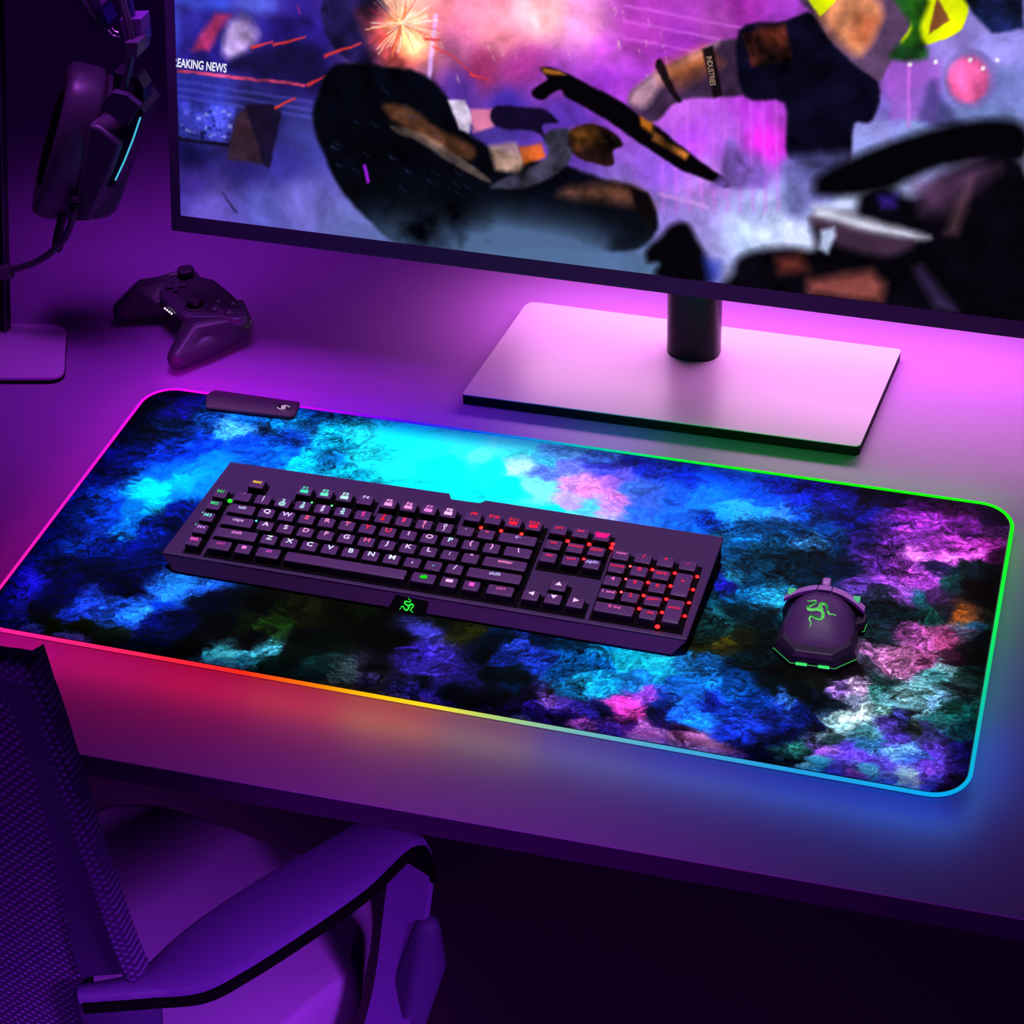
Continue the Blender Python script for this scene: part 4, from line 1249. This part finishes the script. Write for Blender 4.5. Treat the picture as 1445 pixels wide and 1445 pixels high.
# rear lip and seam
bm = bmesh.new()
loft(bm, [[mp(x, y, z) for x, y, z in ((-.017, -.028, .0060), (.017, -.028, .0060), (.0175, .015, .0135), (-.0175, .015, .0135))],
          [mp(x, y, z) for x, y, z in ((-.017, -.028, .0090), (.017, -.028, .0090), (.0175, .015, .0160), (-.0175, .015, .0160))]])
obj('rear_lip', bm, M_mouse, ms, smooth=False, bevel=0.0006)
bm = bmesh.new()
sp_ = [mp(x, t, dome_z(x, t) + 0.0003) for x, t in ((-.0175, .125), (-.016, .085), (-.006, .070), (.006, .070), (.016, .085), (.0175, .125))]
tube(bm, sp_, 0.0006, 6)
obj('seam', bm, M_well, ms)
# main buttons: a curved plate across the front, coloured as if lit, split in the middle
def btn_pt(x, t, dz=0.0):
    return mp(x, t - 3.2 * x * x * 30, 0.0330 - (t - .84) * 0.040 - 7.0 * x * x + dz)
for s, x0, x1, nm in ((-1, -.0345, -.0068, 'left_button'), (1, .0068, .0370, 'right_button')):
    bm = bmesh.new()
    rings = []
    for x in np.linspace(x0, x1, 12):
        rings.append([btn_pt(x, .80), btn_pt(x, .88, .0006), btn_pt(x, .97, .0002), btn_pt(x, 1.03, -.002), btn_pt(x, 1.03, -.0045), btn_pt(x, .80, -.0040)])
    loft(bm, rings)
    bo = obj(nm, bm, M_mousebtn, ms, angle=50, bevel=0.0005)
    bm = bmesh.new()
    xm = s * .0288
    Mx = Matrix.Translation(btn_pt(xm, .90, .0006)) @ Matrix((RT, FW, Vector((0, 0, 1)))).transposed().to_4x4()
    box(bm, (-.0032, -.0045, -.0005), (.0032, .0045, .0016), Mx)
    obj('green_tab', bm, mat('green_tab_plastic', (0.03, 0.40, 0.14), 0.5), bo, bevel=0.0005)
bm = bmesh.new()
rings = []
for x in np.linspace(-.0060, .0060, 5):
    rings.append([btn_pt(x, .80), btn_pt(x, .92, .0004), btn_pt(x, .99, -.0004), btn_pt(x, .99, -.0045), btn_pt(x, .80, -.0040)])
loft(bm, rings)
obj('centre_bridge', bm, M_mousebtn, ms, angle=50, bevel=0.0004)
bm = bmesh.new()
cyl(bm, btn_pt(-.0036, 1.02, -.002), RT, .0075, .0075, .0072, 28, 0.0012)
obj('scroll_wheel', bm, M_mousebtn, ms)
for k in range(3):
    bm = bmesh.new()
    x, t = -.0215 - .002 * k + .0035, .80 - .035 * k
    sphere(bm, mp(x - .001 * k, t, dome_z(x, t) + .0003), .0009, (1, 1, .5), 12)
    obj('indicator_dot', bm, M_well, ms)
# emblem on the dome
bm = bmesh.new()
bmi = bmesh.new()
ec = (-0.0006, .47)
for P in snake_curves(0.0000830, math.radians(6)):
    pts = []
    for a, b in catmull([(p[0], p[1], 0) for p in P], 4) and [(v.x, v.y) for v in catmull([(p[0], p[1], 0) for p in P], 4)]:
        x, t = ec[0] + a, ec[1] + b / ML
        pts.append(mp(x, t, dome_z(x, t) + 0.0004))
    n = len(pts)
    tube(bm, pts, 0.001, 6, taper=[0.0002 + 0.0013 * min(1, i / n * 1.5) for i in range(n)])
    tube(bmi, [p + Vector((0, 0, 0.0006)) for p in pts[n // 3:]], 0.001, 6, taper=[0.0009] * (n - n // 3))
em = obj('emblem', bm, glow('emblem_outline', (110, 225, 110), 0.9), ms)
obj('emblem_fill', bmi, glow('emblem_fill_green', (30, 120, 50), 0.9), em)

# ================================================================== GAME CONTROLLER
gc = empty('game_controller', tuple(at(262, 450, 0.0)), 'dark violet two-stick game controller resting on the desk left of the monitor', 'game controller')
def gp(cx, cy, z):    # crop coordinates of the controller close-up
    return at(cx / 3.6125, 350 + cy / 3.6125, z)
bm = bmesh.new()
hull(bm, [(gp(868, 205, .034), .0075), (gp(955, 165, .036), .0075), (gp(1080, 195, .036), .0075), (gp(1200, 300, .034), .0075), (gp(1215, 345, .032), .0090), (gp(1120, 345, .034), .0080), (gp(950, 345, .032), .0075), (gp(868, 285, .030), .0075),
          (gp(890, 260, .016), .008), (gp(1180, 400, .016), .010), (gp(1090, 240, .016), .008)])
hull(bm, [(gp(840, 225, .026), .0145), (gp(720, 255, .022), .0160), (gp(790, 290, .020), .0125)])
hull(bm, [(gp(720, 255, .022), .0160), (gp(630, 322, .0145), .0125)])
hull(bm, [(gp(1170, 400, .026), .0135), (gp(1000, 440, .023), .0165), (gp(985, 375, .024), .0120)])
hull(bm, [(gp(1170, 400, .026), .0135), (gp(1225, 405, .020), .0110), (gp(1060, 480, .016), .0130)])
hull(bm, [(gp(1000, 440, .023), .0165), (gp(905, 568, .0140), .0115)])
hull(bm, [(gp(985, 400, .024), .0125), (gp(1232, 412, .018), .0115), (gp(1062, 500, .0145), .0125), (gp(908, 562, .0140), .0125)])
hull(bm, [(gp(860, 195, .025), .0130), (gp(735, 218, .022), .0140), (gp(632, 316, .0145), .0130), (gp(835, 300, .018), .0120)])
body = obj('body', bm, M_rubber, gc)
rm = body.modifiers.new('remesh', 'REMESH')
rm.mode = 'VOXEL'
rm.voxel_size = 0.0011
rm.use_smooth_shade = True
sm_ = body.modifiers.new('smooth', 'SMOOTH')
sm_.factor = 0.7
sm_.iterations = 14
# face plate
FPZ = .0405
fo = [(822, 195), (862, 152), (955, 138), (1085, 165), (1185, 235), (1250, 315), (1248, 350), (1195, 362), (1110, 352), (960, 352), (925, 340), (868, 290), (815, 240)]
plate = catmull([gp(x, y, FPZ) for x, y in fo], 5, closed=True)
pc = sum(plate, Vector()) / len(plate)
bm = bmesh.new()
loft(bm, [[Vector((p.x, p.y, .031)) for p in plate], [Vector((p.x, p.y, FPZ - .0018)) for p in plate], [pc.lerp(p, .975) + Vector((0, 0, -.0005)) for p in plate], [pc.lerp(p, .94) for p in plate]])
M_face = mat('controller_face', (0.085, 0.045, 0.115), 0.38, spec=0.6, bump=(2000, 0.15, 0.0003))
obj('face_plate', bm, M_face, gc, angle=60)
# shoulder button
bm = bmesh.new()
hull(bm, [(gp(1245, 350, .026), .006), (gp(1262, 380, .022), .006), (gp(1225, 285, .032), .005), (gp(1258, 430, .014), .006)])
obj('shoulder_button', bm, M_headset, gc, angle=60)
bm = bmesh.new()
hull(bm, [(gp(900, 140, .030), .005), (gp(820, 165, .027), .005), (gp(960, 130, .030), .005)])
obj('shoulder_button', bm, M_headset, gc, angle=60)
for cx, cy in ((952, 150), (998, 290)):
    c_ = gp(cx, cy, FPZ)
    bm = bmesh.new()
    tube(bm, [c_ + Vector((.0125 * math.cos(t), .0125 * math.sin(t), 0.0002)) for t in [k * math.pi / 16 for k in range(32)]], .0016, 8, closed=True)
    ts_ = obj('thumbstick', bm, M_headset, gc)
    bm = bmesh.new()
    cyl(bm, c_ + Vector((0, 0, -.001)), (0, 0, 1), .0108, .0095, .0014, 28)
    obj('stick_well', bm, M_well, ts_)
    bm = bmesh.new()
    cyl(bm, c_, (0, 0, 1), .0062, .0050, .0075, 24)
    obj('stick_shaft', bm, M_headset, ts_)
    bm = bmesh.new()
    rings = []
    for r, z in ((.0055, .0060), (.0092, .0072), (.0098, .0092), (.0090, .0112), (.0070, .0120), (.0040, .0114)):
        rings.append([c_ + Vector((r * math.cos(2 * math.pi * k / 32), r * math.sin(2 * math.pi * k / 32), z)) for k in range(32)])
    loft(bm, rings)
    obj('stick_cap', bm, M_rubber, ts_)
# d-pad, a cross turned like the face
dc = gp(900, 203, FPZ)
da = (gp(955, 193, FPZ) - gp(850, 213, FPZ)).normalized()
da = Vector((0.92, 0.32, 0)).normalized()
db = Vector((-da.y, da.x, 0))
MD = Matrix.Translation(dc) @ Matrix((da, db, Vector((0, 0, 1)))).transposed().to_4x4()
bm = bmesh.new()
a, b = .0034, .0118
cr = [(a, a), (a, b), (-a, b), (-a, a), (-b, a), (-b, -a), (-a, -a), (-a, -b), (a, -b), (a, -a), (b, -a), (b, a)]
prism(bm, [MD @ Vector((x, y, -.001)) for x, y in cr], (0, 0, .0048))
obj('direction_pad', bm, M_headset, gc, smooth=False, bevel=0.0007)
for cx, cy in ((1113, 276), (1187, 288), (1094, 311), (1169, 328)):
    bm = bmesh.new()
    sphere(bm, gp(cx, cy, FPZ), .0068, (1, 1, .62), 24)
    obj('face_button', bm, M_leather, gc)
for cx, cy in ((1057, 178), (1022, 206), (1072, 245), (1142, 243)):
    bm = bmesh.new()
    cyl(bm, gp(cx, cy, FPZ - .0006), (0, 0, 1), .0036, .0033, .0016, 20, .0004)
    obj('small_button', bm, M_headset, gc)
for k in range(4):
    bm = bmesh.new()
    p0 = gp(849 + k * 11.3, 301 + k * 8.8, .0330)
    sphere(bm, p0 + Vector((-.0006, -.0030, 0)), .0011, (1, 1, 1), 10)
    obj('player_light', bm, glow('player_light_white', (255, 225, 255), 1.5), gc)

# ================================================================== HEADPHONE STAND
hs = empty('headphone_stand', tuple(at(5, 500, 0.0)), 'flat-based violet headphone stand with a dark upright at the left edge', 'headphone stand')
hb = [at(-95, 455, .008), at(94, 458, .008), at(90, 533, .008), at(-120, 533, .008)]
hp = round_poly(hb, [.012, .020, .020, .012], 8)
bm = bmesh.new()
prism(bm, [Vector((p.x, p.y, .0002)) for p in hp], (0, 0, .0040))
b_ = obj('base_foot', bm, M_baseedge, hs, smooth=False)
bm = bmesh.new()
prism(bm, [Vector((p.x, p.y, .0043)) for p in hp], (0, 0, .0037))
obj('base', bm, M_stand, hs, smooth=False, bevel=0.0006)
pb = at(9, 470, .008)
UPV = Vector((0.0, 0.2438, 0.9698))
sidev = Vector((1, 0, 0))
def plane_pt(px, py, P0=pb):
    n = sidev.cross(UPV)
    d = ray(px, py)
    return CAM + d * ((P0 - CAM).dot(n) / d.dot(n))
pt_ = plane_pt(-3, -100)
bm = bmesh.new()
wv = Vector((-.032, 0, 0))
dv_ = Vector((0, .012, 0))
loft(bm, [[pb, pb + wv, pb + wv + dv_, pb + dv_], [pt_, pt_ + wv, pt_ + wv + dv_, pt_ + dv_]])
obj('upright', bm, M_gloss, hs, smooth=False, bevel=0.0015)
bm = bmesh.new()
tube(bm, [pb + Vector((-.0005, -.0008, 0)), pt_ + Vector((-.0005, -.0008, 0))], .0006, 6)
obj('edge_trim', bm, mat('upright_trim', (0.14, 0.05, 0.25), 0.4), hs)

bm = bmesh.new()
box(bm, (pt_.x - .030, .285, pt_.z - .012), (pt_.x + .004, pt_.y + .014, pt_.z + .001))
obj('hanger_arm', bm, M_gloss, hs, bevel=.002)
# ================================================================== HEADSET
HY = 0.305
def hp_(x, y, dy=0.0):
    return aty(x, y, HY + dy)
h0 = hp_(125, 205)
hd = empty('gaming_headset', tuple(h0), 'black over-ear headset hanging above the desk beside the monitor', 'headset')
Uv = (hp_(100, 106) - hp_(48, 286))
Uv.y = 0
Hh = Uv.length / 2
Uv.normalize()
perp = Vector((Uv.z, 0, -Uv.x)).normalized()
Av = (perp * math.cos(math.radians(24)) + Vector((0, 1, 0)) * math.sin(math.radians(24))).normalized()
Vv = Uv.cross(Av).normalized()
def cupring(c_, ru, rv, n=48, p=2.4, sk=0.0):
    out = []
    for k in range(n):
        t = 2 * math.pi * k / n
        cu_, su_ = math.cos(t), math.sin(t)
        e = 2 / p
        out.append(c_ + Uv * (ru * math.copysign(abs(cu_) ** e, cu_)) + Vv * (rv * math.copysign(abs(su_) ** e, su_)))
    return out
c0 = hp_(74, 196)
def cuploft(prof, m, name, parent, angle=60):
    bm = bmesh.new()
    rings = [cupring(c0 + Av * a + Uv * s, ru, rv) for a, ru, rv, s in prof]
    loft(bm, rings)
    return obj(name, bm, m, parent, angle=angle)
H = Hh
cuploft([(.000, H * .78, .034, 0), (-.003, H * .90, .042, 0), (-.002, H * 1.00, .050, 0), (.002, H * 1.05, .053, 0), (.010, H * 1.065, .054, 0), (.030, H * 1.06, .054, .001), (.035, H * 1.03, .052, .001), (.037, H * .97, .047, .001)], M_leather, 'ear_cushion', hd)
cuploft([(-.0035, H * .60, .026, 0), (-.0032, H * .66, .029, 0), (.002, H * .70, .032, 0)], M_well, 'ear_opening', hd)
cuploft([(.0385, H * .97, .048, -.000), (.040, H * 1.01, .050, -.000), (.0445, H * 1.00, .050, -.001), (.046, H * .95, .047, -.001)], M_headset, 'cushion_ring', hd)
cuploft([(.0455, H * .92, .046, -.002), (.050, H * .93, .046, -.003), (.064, H * .88, .044, -.005), (.076, H * .78, .038, -.008), (.082, H * .68, .033, -.010)], M_headset, 'ear_cup', hd)
# outer yoke plate with the light line (outline traced, real depth)
def hprism(pts, y0, y1, name, m, parent, bev=0.001, smooth=False):
    bm = bmesh.new()
    prism(bm, [hp_(x, y, y0) for x, y in pts], (0, y1 - y0, 0))
    return obj(name, bm, m, parent, smooth=smooth, bevel=bev)
M_hdark = mat('headset_yoke', (0.016, 0.007, 0.026), 0.4, spec=0.4)
hprism([(150, 146), (158, 130), (176, 134), (197, 152), (204, 160), (163, 262), (156, 266), (148, 262), (164, 200), (178, 168)], -.030, .012, 'yoke_plate', M_hdark, hd, .0015)
hprism([(148, 140), (158, 130), (178, 134), (197, 150), (180, 178), (166, 172), (150, 158), (140, 148)], -.036, -.028, 'yoke_cover', mat('yoke_cover_plastic', (0.055, 0.025, 0.085), 0.45), hd, .001)
hprism([(124, 176), (140, 180), (164, 200), (170, 206), (158, 240), (131, 300), (124, 312), (98, 306), (92, 292), (108, 272)], -.040, .010, 'cup_shell', M_headset, hd, .004, True)
bm = bmesh.new()
tube(bm, [hp_(198, 166, -.031), hp_(188, 196, -.031), hp_(176, 226, -.031), hp_(163, 254, -.031)], .0009, 8)
obj('light_line', bm, glow('headset_cyan_light', (70, 190, 225), 1.0), hd)
bm = bmesh.new()
prism(bm, [hp_(x, y, -.020) for x, y in ((160, 101), (172, 104), (178, 118), (170, 136), (158, 132))], (0, .020, 0))
obj('hinge_block', bm, M_hdark, hd, smooth=False, bevel=.001)
bm = bmesh.new()
prism(bm, [hp_(x, y, -.020) for x, y in ((186, 110), (193, 108), (203, 126), (202, 152), (190, 144))], (0, .020, 0))
obj('hinge_block', bm, M_hdark, hd, smooth=False, bevel=.001)
# wire arm and slider up to the headband
M_wire = mat('headband_wire', (0.05, 0.03, 0.07), 0.35, spec=0.6)
bm = bmesh.new()
tube(bm, catmull([hp_(176, 126, -.024), hp_(180, 106, -.024), hp_(184, 84, -.024), hp_(186, 60, -.022), hp_(182, 35, -.020), hp_(175, 10, -.018), hp_(166, -30, -.014)], 6), .0042, 12)
obj('headband_wire', bm, M_wire, hd)
bm = bmesh.new()
tube(bm, catmull([hp_(188, 30, -.010), hp_(184, 8, -.008), hp_(176, -30, -.006)], 6), .0035, 12)
obj('headband_wire', bm, mat('blue_violet_wire', (0.03, 0.02, 0.16), 0.35), hd)
hprism([(168, 27), (199, 26), (200, 60), (197, 62), (177, 62)], -.016, .004, 'slider_block', M_violet, hd, .001)
hprism([(199, 26), (202, 60), (199, 76), (194, 80), (196, 60)], -.014, .006, 'slider_side', mat('slider_blue', (0.06, 0.05, 0.28), 0.35), hd, .0008)
hprism([(176, 60), (195, 60), (193, 82), (178, 83)], -.032, -.010, 'collar', mat('collar_grey', (0.075, 0.045, 0.10), 0.45), hd, .001)
# far arm of the headband
FY = 0.06
def fp_(x, y, dy=0.0): return aty(x, y, HY + FY + dy)
bm = bmesh.new()
tube(bm, catmull([fp_(104, -30), fp_(114, -4), fp_(126, 14), fp_(134, 26)], 6), .0040, 12)
obj('headband_wire', bm, M_wire, hd)
def fprism(pts, name, m, d=.022):
    bm = bmesh.new()
    prism(bm, [fp_(x, y) for x, y in pts], (0, d, 0))
    obj(name, bm, m, hd, smooth=False, bevel=.001)
fprism([(122, -6), (138, -6), (144, 8), (140, 20), (131, 10)], 'slider_block', M_violet)
fprism([(136, 18), (142, 10), (153, 34), (152, 42), (140, 30)], 'slider_side', mat('slider_deep_blue', (0.02, 0.02, 0.14), 0.35))
fprism([(126, 27), (133, 20), (149, 38), (143, 47), (128, 36)], 'collar', mat('collar_grey_far', (0.075, 0.045, 0.10), 0.45))
M_arc = glow('seam_highlight', (190, 180, 215), 0.8)
M_arc = mat('highlight_arc', (0.8, 0.75, 0.85), 0.2, metal=0.6)  # pale metal arcs standing in for a highlight on the seam
bm = bmesh.new()
tube(bm, catmull([fp_(158, 39, -.01), fp_(162, 44, -.01), fp_(167, 46, -.01)], 5), .0008, 8)
tube(bm, catmull([fp_(153, 42, -.01), fp_(160, 50, -.01), fp_(169, 52, -.01)], 5), .0008, 8)
obj('highlight_arc', bm, M_arc, hd)
# headband over the stand and the second ear cup (above and left of the photo's frame)
bm = bmesh.new()
tube(bm, catmull([hp_(166, -30, -.014), hp_(150, -66, .0), hp_(100, -106, .010), hp_(25, -122, .012), hp_(-50, -108, .010), hp_(-92, -60, .0), hp_(-104, 20, -.01), hp_(-100, 120, -.02)], 8), .0042, 12)
tube(bm, catmull([fp_(104, -30), fp_(80, -62), fp_(20, -84), fp_(-40, -66), fp_(-70, -20)], 8), .0040, 12)
obj('headband_wire', bm, M_wire, hd)
bm = bmesh.new()
hbp = catmull([hp_(140, -66), hp_(96, -98), hp_(25, -114), hp_(-46, -100), hp_(-84, -60)], 8)
loft(bm, [[p + Vector((0, -.004, 0)), p + Vector((0, .052, 0)), p + Vector((0, .052, -.006)), p + Vector((0, -.004, -.006))] for p in hbp])
obj('headband_pad', bm, M_leather, hd, angle=60)
c_keep = c0
c0 = hp_(-82, 200)
Av = Vector((-Av.x, Av.y, Av.z))
cuploft([(-.003, H * .88, .040, 0), (.002, H * 1.04, .052, 0), (.030, H * 1.06, .054, 0), (.037, H * .97, .047, 0)], M_leather, 'ear_cushion', hd)
cuploft([(.037, H * .95, .046, 0), (.060, H * .88, .044, 0), (.078, H * .68, .033, 0)], M_headset, 'ear_cup', hd)
# cable clip, strain relief and cable
hprism([(72, 290), (92, 280), (126, 288), (126, 312), (100, 312), (78, 305)], -.020, .016, 'cable_socket', M_hdark, hd, .002)
bm = bmesh.new()
tube(bm, catmull([hp_(106, 278, -.044), hp_(106, 292, -.046), hp_(101, 312, -.046), hp_(91, 336, -.046), hp_(72, 356, -.046), hp_(48, 371, -.046), hp_(20, 380, -.046), hp_(10, 383, -.046), hp_(-10, 386, -.046), hp_(-60, 392, -.046)], 8), .0038, 12)
obj('cable', bm, M_wire, hd)
for k in range(3):
    bm = bmesh.new()
    cyl(bm, hp_(106 - k * .6, 284 + k * 5, -.046), (0, 0.05, 1), .0065, .0062, .0022, 18)
    obj('strain_relief', bm, M_hdark, hd)
bm = bmesh.new()
tube(bm, catmull([hp_(90, 300, -.030), hp_(84, 322, -.030), hp_(80, 345, -.030), hp_(84, 352, -.032)], 5), .005, 10, taper=None)
obj('microphone_stub', bm, M_hdark, hd)
bm = bmesh.new()
cp = hp_(6, 384, -.046)
ca_ = (hp_(14, 382, -.046) - hp_(-4, 385, -.046)).normalized()
cyl(bm, cp - ca_ * .006, ca_, .0078, .0078, .015, 20, .0012)
obj('cable_ring', bm, M_headset, hd)

# ================================================================== OFFICE CHAIR
ch = empty('office_chair', (-0.28, -0.32, -0.75), 'violet mesh-back office chair with a loop armrest in front of the desk', 'chair')
# seat
SZ = -0.285
so = [(128, 1142), (180, 1129), (250, 1138), (400, 1190), (505, 1235), (520, 1262), (508, 1330), (498, 1372), (455, 1408), (410, 1446), (330, 1510), (150, 1560), (60, 1480), (80, 1240)]
sp2 = catmull([at(x, y, SZ) for x, y in so], 6, closed=True)
sc = sum(sp2, Vector()) / len(sp2)
bm = bmesh.new()
rings = []
for k, dz in ((.93, -.070), (.985, -.060), (1.0, -.045), (1.0, -.022), (.990, -.008), (.965, -.001), (.93, .001)):
    rings.append([sc.lerp(p, k) + Vector((0, 0, dz)) for p in sp2])
R = loft(bm, rings)
obj('seat', bm, M_seat, ch, angle=60)
# back: curved panel behind the rim
BY = -0.545
def bk(x, y, d=0.0):
    t = (1375 - y) / 440.0
    return aty(x, y, -0.505 - 0.055 * t + d)
rim_r = [(52, 930), (76, 985), (100, 1060), (128, 1150), (160, 1250), (188, 1330), (206, 1372)]
rim_l = [(38, 942), (52, 985), (72, 1060), (100, 1150), (133, 1250), (160, 1330), (182, 1376)]
inn = [(-8, 968), (14, 1010), (38, 1075), (62, 1160), (82, 1250), (98, 1330), (112, 1382)]
def strip(A, B, t, name, m, k=6, extra=0.0, bulge=0.0):
    A = catmull([bk(*p) for p in A], k)
    B = catmull([bk(*p) for p in B], k)
    bm = bmesh.new()
    rings = []
    for a, b in zip(A, B):
        m_ = (a + b) / 2 + Vector((0, -bulge, 0))
        rings.append([a + Vector((0, extra, 0)), m_ + Vector((0, extra, 0)), b + Vector((0, extra, 0)), b + Vector((0, extra + t, 0)), a + Vector((0, extra + t, 0))])
    loft(bm, rings)
    return obj(name, bm, m, ch, angle=60)
strip(rim_r, rim_l, .014, 'back_rim', M_rib, bulge=.006, extra=-.006)
M_cframe = mat('chair_frame_smooth', (0.028, 0.004, 0.085), 0.7, spec=0.2, bump=(200, 0.1, 0.001))
strip(rim_l, inn, .022, 'back_frame', M_cframe, extra=.002)
# mesh panel: from the inner edge out to the left
bm = bmesh.new()
inn2 = inn + [(122, 1440), (132, 1500)]
I_ = catmull([bk(*p) for p in inn2], 6)
rings = []
for p in I_:
    row = []
    for s in np.linspace(0, 1, 14):
        row.append(p + Vector((-.40 * s, -.03 * math.sin(s * math.pi) + .01, 0.01 * s)))
    rings.append(row)
N_ = len(rings[0])
rings2 = [r + [q + Vector((0, .010, 0)) for q in r[::-1]] for r in rings]
loft(bm, rings2)
obj('back_mesh', bm, M_mesh, ch, angle=60)
# top rail
bm = bmesh.new()
tp = [bk(46, 931), bk(20, 926), bk(0, 924), bk(0, 924) + Vector((-.15, 0, .004)), bk(0, 924) + Vector((-.36, .01, 0))]
bt = [p + Vector((0, 0.0, -.018)) for p in tp]
loft(bm, [[a + Vector((0, -.008, 0)), b + Vector((0, -.008, 0)), b + Vector((0, .010, 0)), a + Vector((0, .010, 0))] for a, b in zip(tp, bt)])
obj('top_rail', bm, M_rib, ch, angle=60, bevel=.003)
# left rim of the back, outside the frame
bm = bmesh.new()
lf = [p + Vector((-.40, 0.01, 0.01)) for p in I_]
tube(bm, lf, .014, 10)
obj('back_rim', bm, M_rib, ch)

# loop armrest: a wide strap along a path
AZ = -0.050
def strap(pairs, th, name, m):
    """pairs of (left edge point, right edge point)"""
    A = catmull([a for a, b in pairs], 7)
    B = catmull([b for a, b in pairs], 7)
    bm = bmesh.new()
    rings = []
    for i, (a, b) in enumerate(zip(A, B)):
        j = min(i + 1, len(A) - 1)
        k = max(i - 1, 0)
        t = ((A[j] + B[j]) - (A[k] + B[k])).normalized()
        s = (b - a).normalized()
        n = s.cross(t).normalized()
        m_ = (a + b) / 2
        rings.append([a, a.lerp(b, .08) + n * .002, a.lerp(b, .5) + n * .0035, a.lerp(b, .92) + n * .002, b, b - n * th, a - n * th])
    loft(bm, rings)
    return obj(name, bm, m, ch, angle=50)
zA = AZ
pairs = [
         (at(110, 1390, zA - .012), at(110, 1409, zA - .012)),
         (at(190, 1372, zA - .010), at(205, 1402, zA - .010)),
         (at(240, 1330, zA - .006), at(282, 1394, zA - .006)),
         (at(290, 1290, zA), at(345, 1362, zA)),
         (at(370, 1238, zA), at(430, 1308, zA)),
         (at(450, 1192, zA), at(515, 1248, zA)),
         (at(505, 1160, zA), at(570, 1196, zA)),
         (at(530, 1152, zA - .004), at(592, 1184, zA - .004)),
         (at(545, 1158, zA - .018), at(604, 1192, zA - .018))]
tipa, tipb = pairs[-1]
pairs += [(tipa + Vector((.004, .004, -.035)), tipb + Vector((.002, .004, -.035))),
          (tipa + Vector((-.002, -.010, -.10)), tipb + Vector((-.004, -.010, -.10))),
          (tipa + Vector((-.012, -.035, -.19)), tipb + Vector((-.014, -.035, -.19))),
          (tipa + Vector((-.03, -.07, -.27)), tipb + Vector((-.03, -.07, -.27)))]
arm_ = strap(pairs, .007, 'armrest', M_chair)
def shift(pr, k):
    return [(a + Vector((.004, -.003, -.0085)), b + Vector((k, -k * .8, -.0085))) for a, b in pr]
arm2 = strap(shift(pairs[:-3], .0045), .005, 'armrest_shade_strip', M_well)  # black strap added to stand in for the shadow line below the arm
bm = bmesh.new()
q0 = tipb + Vector((-.004, -.010, -.095))
hull(bm, [(q0, .012), (q0 + Vector((0, 0, -.05)), .014), (q0 + Vector((-.020, -.03, -.14)), .010), (q0 + Vector((-.05, -.01, -.14)), .010)])
obj('arm_bracket', bm, M_cframe, ch)
# rear bracket joining arm and back
bm = bmesh.new()
b0 = at(168, 1402, zA - .025)
hull(bm, [(b0, .010), (at(120, 1408, zA - .03), .010), (at(215, 1420, zA - .05), .008), (b0 + Vector((0, 0, -.20)), .012), (b0 + Vector((-.05, .02, -.20)), .012)])
obj('arm_bracket', bm, M_cframe, ch)
# left armrest, mirrored and outside the frame, and the pedestal
bm = bmesh.new()
tube(bm, catmull([(-.56, -.50, -.06), (-.58, -.36, -.05), (-.58, -.24, -.07), (-.57, -.27, -.33)], 6), .016, 10)
obj('armrest', bm, M_chair, ch)
bm = bmesh.new()
cyl(bm, (-.28, -.32, -.69), (0, 0, 1), .03, .025, .34, 24)
obj('gas_column', bm, M_black, ch)
for k in range(5):
    a = math.radians(72 * k + 20)
    bm = bmesh.new()
    hull(bm, [((-.28, -.32, -.675), .022), ((-.28 + .27 * math.cos(a), -.32 + .27 * math.sin(a), -.69), .014)])
    obj('foot_spoke', bm, M_black, ch)
    bm = bmesh.new()
    p = Vector((-.28 + .27 * math.cos(a), -.32 + .27 * math.sin(a) - .01, -.7255))
    cyl(bm, p, (0, 1, 0), .024, .024, .02, 20, .003)
    obj('caster', bm, M_black, ch)
